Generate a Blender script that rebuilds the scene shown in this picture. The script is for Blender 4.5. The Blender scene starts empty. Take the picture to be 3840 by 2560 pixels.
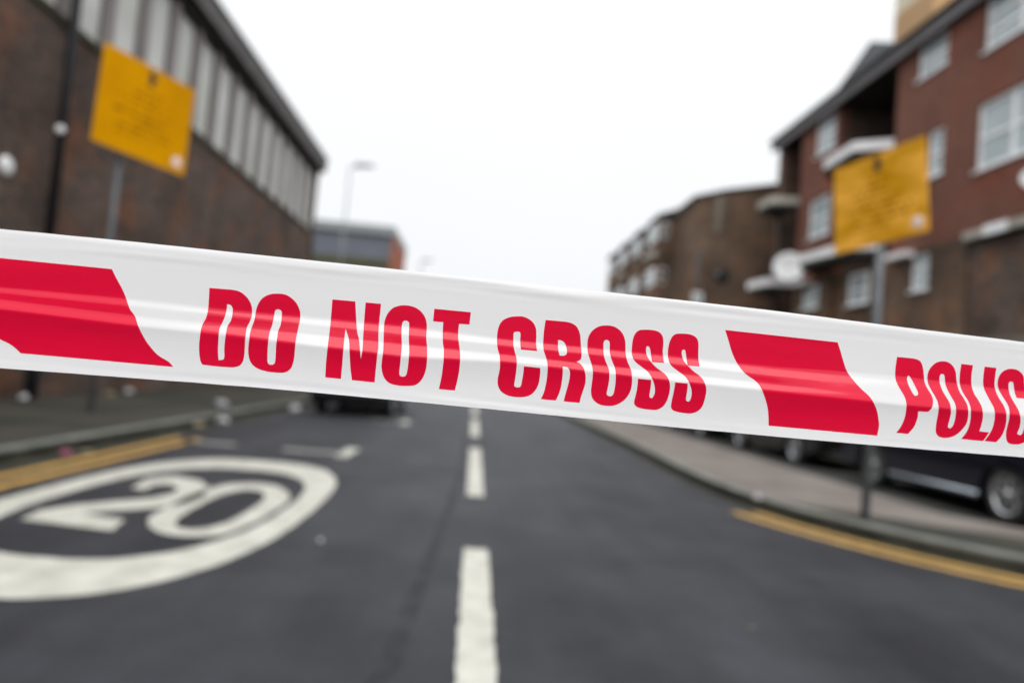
import bpy, bmesh, math, random
import numpy as np
from mathutils import Vector, Matrix, noise
from mathutils.geometry import tessellate_polygon
R = math.radians
PI = math.pi
random.seed(7)
sc = bpy.context.scene
C = sc.collection

# ------------------------------------------------------------------ camera
cam_d = bpy.data.cameras.new('camera')
cam = bpy.data.objects.new('camera', cam_d)
C.objects.link(cam)
cam.matrix_world = Matrix(((0.994913, -0.087096, -0.050624, 0.0),
                           (-0.054709, -0.045167, -0.99748, 0.0),
                           (0.08459, 0.995176, -0.049702, 1.12),
                           (0, 0, 0, 1)))
cam_d.lens = 24
cam_d.sensor_width = 36
cam_d.clip_start = 0.02
cam_d.clip_end = 3000
cam_d.dof.use_dof = True
cam_d.dof.focus_distance = 0.402
cam_d.dof.aperture_fstop = 3.3
sc.camera = cam

# ------------------------------------------------------------------ overcast sky and soft sun
w = bpy.data.worlds.new('World')
sc.world = w
w.use_nodes = True
nt = w.node_tree
nt.nodes.clear()
n = nt.nodes.new
out = n('ShaderNodeOutputWorld')
bg = n('ShaderNodeBackground')
bg.inputs['Strength'].default_value = 0.1
sky = n('ShaderNodeTexSky')
sky.sky_type = 'NISHITA'
sky.sun_disc = False
sky.sun_elevation = R(40)
sky.sun_rotation = R(192)
sky.dust_density = 4
hs = n('ShaderNodeHueSaturation')
hs.inputs['Saturation'].default_value = 0.2
nt.links.new(sky.outputs[0], hs.inputs['Color'])
tc = n('ShaderNodeTexCoord')
sep = n('ShaderNodeSeparateXYZ')
nt.links.new(tc.outputs['Generated'], sep.inputs[0])
ramp = n('ShaderNodeValToRGB')          # CIE overcast: zenith about three times the horizon
ramp.color_ramp.interpolation = 'EASE'
e = ramp.color_ramp.elements
SKY_LO, SKY_MID, SKY_HI = (0.325, 0.333, 0.343, 1), (0.372, 0.378, 0.384, 1), (1.12, 1.12, 1.12, 1)
ramp.color_ramp.interpolation = 'LINEAR'
e[0].position = 0.0; e[0].color = SKY_LO
e[1].position = 1.0; e[1].color = SKY_HI
em = e.new(0.46); em.color = SKY_MID
nt.links.new(sep.outputs['Z'], ramp.inputs[0])
cn = n('ShaderNodeTexNoise')
cn.inputs['Scale'].default_value = 1.6
cn.inputs['Detail'].default_value = 5
nt.links.new(tc.outputs['Generated'], cn.inputs['Vector'])
mr = n('ShaderNodeMapRange')
mr.inputs['To Min'].default_value = 0.95
mr.inputs['To Max'].default_value = 1.05
nt.links.new(cn.outputs['Fac'], mr.inputs[0])
vm = n('ShaderNodeVectorMath'); vm.operation = 'SCALE'
nt.links.new(ramp.outputs[0], vm.inputs[0])
nt.links.new(mr.outputs[0], vm.inputs['Scale'])
vs = n('ShaderNodeVectorMath'); vs.operation = 'SCALE'
vs.inputs['Scale'].default_value = 26.6
nt.links.new(vm.outputs[0], vs.inputs[0])
mx = n('ShaderNodeMix'); mx.data_type = 'RGBA'
mx.inputs['Factor'].default_value = 0.92
nt.links.new(hs.outputs[0], mx.inputs['A'])
nt.links.new(vs.outputs[0], mx.inputs['B'])
nt.links.new(mx.outputs['Result'], bg.inputs['Color'])
nt.links.new(bg.outputs[0], out.inputs[0])

sun_d = bpy.data.lights.new('sun', 'SUN')
sun_d.energy = 1.5
sun_d.angle = R(60)
sun_d.color = (1, 0.97, 0.94)
sun = bpy.data.objects.new('sun', sun_d)
sun.rotation_euler = (R(50), 0, R(12))
C.objects.link(sun)
sc.view_settings.view_transform = 'Standard'
sc.view_settings.look = 'None'
sc.view_settings.exposure = 0.12
sc.view_settings.gamma = 1
sc.cycles.use_denoising = True
sc.cycles.max_bounces = 8

# ------------------------------------------------------------------ materials
def mat(name, col, rough=0.7, var=0.0, scale=3.0, metal=0.0, ior=1.5, bump=0.0, bscale=60, col2=None, transl=0.0, detail=4, stretch=(1, 1, 1), spec=0.5):
    m = bpy.data.materials.new(name)
    m.use_nodes = True
    t = m.node_tree
    b = t.nodes['Principled BSDF']
    b.inputs['Roughness'].default_value = rough
    b.inputs['Metallic'].default_value = metal
    b.inputs['IOR'].default_value = ior
    b.inputs['Specular IOR Level'].default_value = spec
    b.inputs['Base Color'].default_value = (*col, 1)
    co = t.nodes.new('ShaderNodeTexCoord')
    mp = t.nodes.new('ShaderNodeMapping')
    mp.inputs['Scale'].default_value = stretch
    t.links.new(co.outputs['Object'], mp.inputs[0])
    src = None
    if var or col2:
        no = t.nodes.new('ShaderNodeTexNoise')
        no.inputs['Scale'].default_value = scale
        no.inputs['Detail'].default_value = detail
        t.links.new(mp.outputs[0], no.inputs['Vector'])
        r = t.nodes.new('ShaderNodeValToRGB')
        a = col if col2 else tuple(c * (1 - var) for c in col)
        c_ = col2 if col2 else tuple(min(1, c * (1 + var)) for c in col)
        r.color_ramp.elements[0].position = 0.32
        r.color_ramp.elements[1].position = 0.68
        r.color_ramp.elements[0].color = (*a, 1)
        r.color_ramp.elements[1].color = (*c_, 1)
        t.links.new(no.outputs['Fac'], r.inputs[0])
        src = r.outputs[0]
        t.links.new(src, b.inputs['Base Color'])
    if bump:
        n2 = t.nodes.new('ShaderNodeTexNoise')
        n2.inputs['Scale'].default_value = bscale
        n2.inputs['Detail'].default_value = 3
        t.links.new(mp.outputs[0], n2.inputs['Vector'])
        bp = t.nodes.new('ShaderNodeBump')
        bp.inputs['Strength'].default_value = bump
        bp.inputs['Distance'].default_value = 0.01
        t.links.new(n2.outputs['Fac'], bp.inputs['Height'])
        t.links.new(bp.outputs[0], b.inputs['Normal'])
    if transl:
        tr = t.nodes.new('ShaderNodeBsdfTranslucent')
        tr.inputs['Color'].default_value = (*col, 1)
        mxs = t.nodes.new('ShaderNodeMixShader')
        mxs.inputs[0].default_value = transl
        o = t.nodes['Material Output']
        t.links.new(b.outputs[0], mxs.inputs[1])
        t.links.new(tr.outputs[0], mxs.inputs[2])
        t.links.new(mxs.outputs[0], o.inputs[0])
    return m

def brick(name, c1, c2, mortar, blot=0.35, blot_scale=0.5, tint=(1.5, 0.85, 0.7)):
    m = bpy.data.materials.new(name)
    m.use_nodes = True
    t = m.node_tree
    L = t.links.new
    b = t.nodes['Principled BSDF']
    b.inputs['Roughness'].default_value = 0.9
    b.inputs['Specular IOR Level'].default_value = 0.2
    co = t.nodes.new('ShaderNodeTexCoord')
    s = t.nodes.new('ShaderNodeSeparateXYZ')
    L(co.outputs['Object'], s.inputs[0])
    ad = t.nodes.new('ShaderNodeMath'); ad.operation = 'ADD'
    L(s.outputs[0], ad.inputs[0]); L(s.outputs[1], ad.inputs[1])
    cb = t.nodes.new('ShaderNodeCombineXYZ')
    L(ad.outputs[0], cb.inputs[0]); L(s.outputs[2], cb.inputs[1])
    bt = t.nodes.new('ShaderNodeTexBrick')
    bt.inputs['Scale'].default_value = 1
    bt.inputs['Brick Width'].default_value = 0.225
    bt.inputs['Row Height'].default_value = 0.075
    bt.inputs['Mortar Size'].default_value = 0.010
    bt.inputs['Color1'].default_value = (*c1, 1)
    bt.inputs['Color2'].default_value = (*c2, 1)
    bt.inputs['Mortar'].default_value = (*mortar, 1)
    L(cb.outputs[0], bt.inputs['Vector'])
    no = t.nodes.new('ShaderNodeTexNoise')
    no.inputs['Scale'].default_value = blot_scale
    no.inputs['Detail'].default_value = 7
    no.inputs['Roughness'].default_value = 0.65
    L(co.outputs['Object'], no.inputs['Vector'])
    mr = t.nodes.new('ShaderNodeMapRange')
    mr.inputs['From Min'].default_value = 0.3
    mr.inputs['From Max'].default_value = 0.7
    mr.inputs['To Min'].default_value = 1 - blot
    mr.inputs['To Max'].default_value = 1 + blot
    L(no.outputs['Fac'], mr.inputs[0])
    sc_ = t.nodes.new('ShaderNodeVectorMath'); sc_.operation = 'SCALE'
    L(bt.outputs['Color'], sc_.inputs[0]); L(mr.outputs[0], sc_.inputs['Scale'])
    n3 = t.nodes.new('ShaderNodeTexNoise')
    n3.inputs['Scale'].default_value = 0.9
    n3.inputs['Detail'].default_value = 4
    mp3 = t.nodes.new('ShaderNodeMapping'); mp3.inputs['Location'].default_value = (7, 3, 11)
    L(co.outputs['Object'], mp3.inputs[0]); L(mp3.outputs[0], n3.inputs['Vector'])
    r3 = t.nodes.new('ShaderNodeValToRGB')
    r3.color_ramp.elements[0].position = 0.5; r3.color_ramp.elements[0].color = (1, 1, 1, 1)
    r3.color_ramp.elements[1].position = 0.68; r3.color_ramp.elements[1].color = (*tint, 1)
    L(n3.outputs['Fac'], r3.inputs[0])
    ml = t.nodes.new('ShaderNodeVectorMath'); ml.operation = 'MULTIPLY'
    L(sc_.outputs[0], ml.inputs[0]); L(r3.outputs[0], ml.inputs[1])
    L(ml.outputs[0], b.inputs['Base Color'])
    bp = t.nodes.new('ShaderNodeBump')
    bp.inputs['Strength'].default_value = 0.5
    bp.inputs['Distance'].default_value = 0.01
    L(bt.outputs['Fac'], bp.inputs['Height']); bp.invert = True
    L(bp.outputs[0], b.inputs['Normal'])
    return m

def asphalt():
    m = bpy.data.materials.new('asphalt')
    m.use_nodes = True
    t = m.node_tree; L = t.links.new; N = t.nodes.new
    b = t.nodes['Principled BSDF']
    b.inputs['Roughness'].default_value = 0.62
    b.inputs['Specular IOR Level'].default_value = 0.2
    co = N('ShaderNodeTexCoord')
    def noise_(scale, det, st, loc=(0, 0, 0)):
        mp = N('ShaderNodeMapping'); mp.inputs['Scale'].default_value = st; mp.inputs['Location'].default_value = loc
        L(co.outputs['Object'], mp.inputs[0])
        no = N('ShaderNodeTexNoise'); no.inputs['Scale'].default_value = scale; no.inputs['Detail'].default_value = det
        no.inputs['Roughness'].default_value = 0.62
        L(mp.outputs[0], no.inputs['Vector'])
        return no.outputs['Fac']
    a = noise_(1.1, 9, (1, 1, 1)); c = noise_(1.3, 5, (1, 0.12, 1), (3, 5, 0)); g = noise_(75, 3, (1, 1, 1))
    def mth(op, x, y):
        q = N('ShaderNodeMath'); q.operation = op
        for k, v in enumerate((x, y)):
            if isinstance(v, float): q.inputs[k].default_value = v
            else: L(v, q.inputs[k])
        return q.outputs[0]
    f = mth('ADD', mth('MULTIPLY', a, 0.42), mth('ADD', mth('MULTIPLY', c, 0.33), mth('MULTIPLY', g, 0.25)))
    r = N('ShaderNodeValToRGB')
    r.color_ramp.elements[0].position = 0.39; r.color_ramp.elements[0].color = (0.008, 0.0088, 0.0115, 1)
    r.color_ramp.elements[1].position = 0.63; r.color_ramp.elements[1].color = (0.036, 0.0372, 0.0450, 1)
    L(f, r.inputs[0]); L(r.outputs[0], b.inputs['Base Color'])
    bp = N('ShaderNodeBump'); bp.inputs['Strength'].default_value = 0.7; bp.inputs['Distance'].default_value = 0.006
    L(g, bp.inputs['Height']); L(bp.outputs[0], b.inputs['Normal'])
    return m

M = {}
M['asphalt'] = asphalt()
M['asphalt_dark'] = mat('asphalt_dark', (0.022, 0.023, 0.022), 0.85, col2=(0.042, 0.043, 0.040), scale=1.2, bump=0.5, bscale=80, detail=8, spec=0.22)
M['mossy'] = mat('mossy_tarmac', (0.016, 0.019, 0.016), 0.9, col2=(0.050, 0.045, 0.034), scale=0.7, bump=0.5, bscale=60, detail=8, spec=0.22)
M['slabs'] = mat('concrete_slabs', (0.105, 0.090, 0.082), 0.8, col2=(0.165, 0.145, 0.132), scale=1.5, bump=0.3, bscale=30, detail=8, spec=0.22)
M['tar'] = mat('tar_joint', (0.010, 0.0105, 0.013), 0.7, col2=(0.026, 0.027, 0.032), scale=6, detail=8, spec=0.2)
M['brick_orange'] = brick('orange_brick', (0.36, 0.12, 0.07), (0.30, 0.10, 0.06), (0.25, 0.14, 0.1), 0.1, 0.5)
M['kerb'] = mat('kerb_stone', (0.10, 0.107, 0.096), 0.8, col2=(0.185, 0.19, 0.175), scale=4, bump=0.3, detail=8, spec=0.22)
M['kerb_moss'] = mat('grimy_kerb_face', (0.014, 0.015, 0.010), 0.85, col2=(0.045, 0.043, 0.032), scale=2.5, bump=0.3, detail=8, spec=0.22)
M['white_paint'] = mat('road_white', (0.33, 0.33, 0.29), 0.6, col2=(0.46, 0.46, 0.415), scale=6, bump=0.4, bscale=120, detail=10, spec=0.22)
M['worn_paint'] = mat('road_white_worn', (0.17, 0.17, 0.165), 0.7, col2=(0.33, 0.33, 0.31), scale=14, detail=9, spec=0.22)
M['yellow_paint'] = mat('road_yellow', (0.27, 0.16, 0.042), 0.7, col2=(0.44, 0.27, 0.07), scale=8, detail=9, spec=0.22)
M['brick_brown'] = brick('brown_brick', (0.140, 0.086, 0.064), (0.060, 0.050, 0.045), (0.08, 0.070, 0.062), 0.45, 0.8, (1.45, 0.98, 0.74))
M['brick_red'] = brick('red_brick', (0.205, 0.078, 0.052), (0.150, 0.060, 0.044), (0.12, 0.080, 0.062), 0.22, 0.5, (1.2, 0.92, 0.86))
M['brick_tan'] = brick('stained_brown_brick', (0.155, 0.092, 0.060), (0.085, 0.060, 0.045), (0.10, 0.08, 0.06), 0.5, 0.5, (1.5, 1.2, 1.0))
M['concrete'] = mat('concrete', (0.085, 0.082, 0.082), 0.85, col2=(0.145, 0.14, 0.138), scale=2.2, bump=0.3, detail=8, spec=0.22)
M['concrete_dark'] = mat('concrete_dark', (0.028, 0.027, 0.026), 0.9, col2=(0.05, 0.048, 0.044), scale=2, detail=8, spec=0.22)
M['pier'] = mat('pier_render', (0.17, 0.15, 0.15), 0.8, col2=(0.25, 0.23, 0.228), scale=1.2, detail=8, stretch=(1, 1, 0.3))
M['old_frame'] = mat('old_window_frame', (0.12, 0.11, 0.10), 0.6, 0.3, 4)
M['frosted'] = mat('frosted_pane', (0.42, 0.44, 0.40), 0.35, col2=(0.60, 0.60, 0.585), scale=0.8, detail=6)
M['moss_sill'] = mat('mossy_sill', (0.03, 0.03, 0.017), 0.95, col2=(0.06, 0.056, 0.038), scale=3, detail=8)
M['slate'] = mat('slate', (0.022, 0.026, 0.030), 0.75, 0.3, 5, spec=0.22)
M['fascia'] = mat('fascia_board', (0.11, 0.10, 0.105), 0.6, 0.15, 2)
M['black_gloss'] = mat('black_metal', (0.012, 0.012, 0.014), 0.6, spec=0.2)
M['galv'] = mat('galvanised_metal', (0.10, 0.112, 0.122), 0.55, 0.2, 12)
M['white_upvc'] = mat('white_plastic', (0.82, 0.84, 0.85), 0.35, 0.05, 5)
M['curtain'] = mat('net_curtain', (0.36, 0.42, 0.44), 0.85, col2=(0.55, 0.60, 0.61), scale=7, stretch=(1, 4, 0.3))
M['glass'] = mat('window_glass', (0.30, 0.36, 0.38), 0.06, col2=(0.42, 0.48, 0.50), scale=1.1, ior=1.6)
M['dark_glass'] = mat('dark_glass', (0.012, 0.018, 0.022), 0.05, ior=1.5)
M['balcony_white'] = mat('balcony_panel', (0.80, 0.79, 0.80), 0.6, 0.08, 2)
M['balcony_cream'] = mat('balcony_panel_cream', (0.40, 0.38, 0.33), 0.7, 0.2, 2)
M['sign_yellow'] = mat('yellow_sign_plastic', (0.55, 0.240, 0.0), 0.7, col2=(0.66, 0.302, 0.0), scale=1.2, bump=0.08, bscale=6, ior=1.4, spec=0.05)
M['sign_glare'] = mat('crinkled_yellow_plastic', (0.56, 0.265, 0.0), 0.5, col2=(0.90, 0.45, 0.06), scale=3.0, bump=0.9, bscale=4, detail=2, stretch=(1, 1, 2.0), spec=0.15)  # lighter peach patches paint the crinkled plastic's glare into the colour
M['ink'] = mat('faded_ink', (0.36, 0.150, 0.001), 0.7, spec=0.05)
M['ink_black'] = mat('black_ink', (0.01, 0.01, 0.01), 0.5)
M['sticker'] = mat('sticker_paper', (0.75, 0.62, 0.58), 0.5)
M['cladding'] = mat('blue_grey_cladding', (0.11, 0.12, 0.145), 0.5, 0.10, 0.6, spec=0.22)
M['light_fascia'] = mat('light_metal_fascia', (0.20, 0.225, 0.23), 0.5, 0.1, 1)
M['olive'] = mat('mossy_ledge', (0.065, 0.068, 0.03), 0.9, 0.2, 2)
M['beige'] = mat('beige_render', (0.16, 0.15, 0.12), 0.9, 0.2, 1)
M['tower_tan'] = mat('tower_tan', (0.44, 0.27, 0.13), 0.8, 0.06, 0.3)
M['tower_cream'] = mat('tower_cream', (0.62, 0.57, 0.42), 0.8, 0.06, 0.3)
M['car_black'] = mat('black_car_paint', (0.006, 0.006, 0.007), 0.18, ior=1.5)
M['car_navy'] = mat('navy_car_paint', (0.005, 0.006, 0.013), 0.2, ior=1.5)
M['car_grey'] = mat('dark_grey_car_paint', (0.012, 0.013, 0.015), 0.25)
M['tyre'] = mat('tyre_rubber', (0.014, 0.014, 0.014), 0.85)
M['alloy'] = mat('alloy_rim', (0.55, 0.57, 0.60), 0.25, 0.1, 20, metal=0.9)
M['sill_trim'] = mat('silver_sill_trim', (0.45, 0.50, 0.56), 0.25, metal=0.7)
M['lamp_lens'] = mat('headlight_lens', (0.35, 0.36, 0.38), 0.1, ior=1.6)
M['red_lens'] = mat('rear_lamp_lens', (0.25, 0.01, 0.01), 0.15)
M['plate'] = mat('plate_white', (0.6, 0.6, 0.55), 0.4)
M['paper'] = mat('paper', (0.40, 0.40, 0.42), 0.7, 0.2, 30)
M['paper_pink'] = mat('pink_wrapper', (0.26, 0.07, 0.12), 0.5, 0.2, 30)
M['paper_tan'] = mat('tan_card', (0.20, 0.165, 0.10), 0.7, 0.2, 30)
M['dish'] = mat('dish_paint', (0.84, 0.85, 0.86), 0.4, 0.04, 4)
M['teal'] = mat('dark_green_paint', (0.01, 0.045, 0.04), 0.5)

# ------------------------------------------------------------------ mesh helpers
class MB:
    def __init__(s):
        s.bm = bmesh.new(); s.mats = []
    def mi(s, m):
        if m not in s.mats: s.mats.append(m)
        return s.mats.index(m)
    def box(s, x0, x1, y0, y1, z0, z1, m):
        i = s.mi(m)
        v = [s.bm.verts.new(p) for p in ((x0,y0,z0),(x1,y0,z0),(x1,y1,z0),(x0,y1,z0),(x0,y0,z1),(x1,y0,z1),(x1,y1,z1),(x0,y1,z1))]
        for f in ((0,3,2,1),(4,5,6,7),(0,1,5,4),(1,2,6,5),(2,3,7,6),(3,0,4,7)):
            s.bm.faces.new([v[k] for k in f]).material_index = i
        return s
    def prism(s, pts, z0, z1, m, top=None):
        """polygon pts (x, y) from z0 to z1"""
        i = s.mi(m)
        a = [s.bm.verts.new((p[0], p[1], z0)) for p in pts]
        b = [s.bm.verts.new((p[0], p[1], z1)) for p in (top or pts)]
        k = len(pts)
        fs = [s.bm.faces.new(a[::-1]), s.bm.faces.new(b)]
        for q in range(k):
            fs.append(s.bm.faces.new((a[q], a[(q+1) % k], b[(q+1) % k], b[q])))
        for f in fs: f.material_index = i
        return s
    def poly(s, vs, faces, m, smooth=False):
        i = s.mi(m)
        v = [s.bm.verts.new(p) for p in vs]
        for f in faces:
            try:
                g = s.bm.faces.new([v[k] for k in f]); g.material_index = i; g.smooth = smooth
            except ValueError: pass
        return s
    def tube(s, p0, p1, r0, m, r1=None, seg=16, caps=True):
        i = s.mi(m)
        r1 = r0 if r1 is None else r1
        p0, p1 = Vector(p0), Vector(p1)
        d = (p1 - p0).normalized()
        u = d.orthogonal().normalized(); w_ = d.cross(u)
        A, B = [], []
        for k in range(seg):
            a = 2*PI*k/seg
            o = u*math.cos(a) + w_*math.sin(a)
            A.append(s.bm.verts.new(p0 + o*r0)); B.append(s.bm.verts.new(p1 + o*r1))
        for k in range(seg):
            f = s.bm.faces.new((A[k], A[(k+1) % seg], B[(k+1) % seg], B[k])); f.material_index = i; f.smooth = True
        if caps:
            s.bm.faces.new(A[::-1]).material_index = i
            s.bm.faces.new(B).material_index = i
        return s
    def lathe(s, c, axis, prof, m, seg=28):
        """prof: (radius, along axis) pairs"""
        i = s.mi(m)
        c = Vector(c); d = Vector(axis).normalized()
        u = d.orthogonal().normalized(); w_ = d.cross(u)
        rings = []
        for r, h in prof:
            rings.append([s.bm.verts.new(c + d*h + (u*math.cos(2*PI*k/seg) + w_*math.sin(2*PI*k/seg))*max(r, 1e-4)) for k in range(seg)])
        for a, b in zip(rings, rings[1:]):
            for k in range(seg):
                f = s.bm.faces.new((a[k], a[(k+1) % seg], b[(k+1) % seg], b[k])); f.material_index = i; f.smooth = True
        return s
    def build(s, name, parent=None, bevel=0.0, local=False):
        bmesh.ops.recalc_face_normals(s.bm, faces=s.bm.faces)
        if bevel:
            bmesh.ops.bevel(s.bm, geom=[e for e in s.bm.edges if e.calc_face_angle(0) > 0.6], offset=bevel, segments=2, affect='EDGES')
        me = bpy.data.meshes.new(name)
        s.bm.to_mesh(me); s.bm.free()
        for m in s.mats: me.materials.append(M[m])
        o = bpy.data.objects.new(name, me)
        C.objects.link(o)
        if parent:
            o.parent = parent
            if not parent.parent and not local:       # vertices given in world space
                o.matrix_parent_inverse = parent.matrix_basis.inverted()
        return o

def tag(o, label=None, cat=None, group=None, kind=None):
    if label: o['label'] = label
    if cat: o['category'] = cat
    if group: o['group'] = group
    if kind: o['kind'] = kind
    return o
def thing(name, label, cat, loc=(0, 0, 0), rz=0, group=None):
    o = bpy.data.objects.new(name, None)
    C.objects.link(o)
    o.location = loc; o.rotation_euler = (0, 0, rz)
    o.empty_display_size = 0.2
    return tag(o, label, cat, group)
def struct(o): return tag(o, kind='structure')
TOPX=[-0.8, -0.33346, -0.32021, -0.30686, -0.2934, -0.27984, -0.26618, -0.25241, -0.23854, -0.22456, -0.21047, -0.19628, -0.18198, -0.16758, -0.15306, -0.13843, -0.12369, -0.10884, -0.09387, -0.07879, -0.06359, -0.04827, -0.03283, -0.01727, -0.00159, 0.01422, 0.03015, 0.04621, 0.0624, 0.07873, 0.09518, 0.11177, 0.12849, 0.14535, 0.16235, 0.17949, 0.19677, 0.2142, 0.23177, 0.24949, 0.26735, 0.28537, 0.30353, 0.32185, 0.34033, 0.35896, 0.37775, 0.3967, 0.41581, 0.43509, 0.45453, 0.9]
TOPZ=[1.16882, 1.17508, 1.17531, 1.17548, 1.17562, 1.17571, 1.17577, 1.17581, 1.17583, 1.17582, 1.1758, 1.17577, 1.17573, 1.17569, 1.17563, 1.17558, 1.17551, 1.17545, 1.17538, 1.1753, 1.17522, 1.17513, 1.17504, 1.17494, 1.17482, 1.1747, 1.17456, 1.17441, 1.17424, 1.17405, 1.17385, 1.17362, 1.17337, 1.1731, 1.17281, 1.17249, 1.17215, 1.17178, 1.1714, 1.17099, 1.17056, 1.17012, 1.16967, 1.16921, 1.16874, 1.16828, 1.16782, 1.16738, 1.16697, 1.16659, 1.16626, 1.1576]
BOTX=[-0.8, -0.32433, -0.31116, -0.2979, -0.28454, -0.27109, -0.25754, -0.2439, -0.23015, -0.21629, -0.20233, -0.18826, -0.17408, -0.15979, -0.14539, -0.13088, -0.11625, -0.10151, -0.08665, -0.07167, -0.05658, -0.04137, -0.02603, -0.01058, 0.005, 0.0207, 0.03652, 0.05247, 0.06855, 0.08475, 0.10108, 0.11754, 0.13414, 0.15086, 0.16772, 0.18472, 0.20186, 0.21913, 0.23655, 0.25411, 0.27182, 0.28967, 0.30768, 0.32584, 0.34415, 0.36262, 0.38126, 0.40005, 0.41901, 0.43813, 0.45743, 0.9]
BOTZ=[1.09621, 1.09956, 1.09962, 1.09971, 1.09984, 1.09999, 1.10015, 1.10031, 1.10047, 1.10061, 1.10073, 1.10082, 1.10089, 1.10092, 1.10093, 1.1009, 1.10083, 1.10074, 1.10061, 1.10045, 1.10026, 1.10004, 1.0998, 1.09955, 1.09927, 1.09899, 1.0987, 1.09841, 1.09811, 1.09782, 1.09754, 1.09728, 1.09703, 1.0968, 1.09659, 1.0964, 1.09624, 1.0961, 1.09599, 1.09591, 1.09584, 1.0958, 1.09577, 1.09574, 1.09572, 1.09569, 1.09564, 1.09556, 1.09543, 1.09524, 1.09497, 1.09047]
BX=[-0.26221, -0.19659, -0.14185, -0.0445, 0.01786, 0.08219, 0.18262, 0.22592, 0.27012, 0.32439]
BV=[(0.416, 0.447, 0.514, 0.567), (0.418, 0.463, 0.546, 0.604), (0.428, 0.478, 0.554, 0.616), (0.423, 0.486, 0.57, 0.657), (0.445, 0.493, 0.571, 0.617), (0.441, 0.489, 0.578, 0.626), (0.441, 0.515, 0.583, 0.631), (0.42, 0.52, 0.57, 0.633), (0.409, 0.51, 0.55, 0.64), (0.424, 0.51, 0.55, 0.63)]
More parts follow.
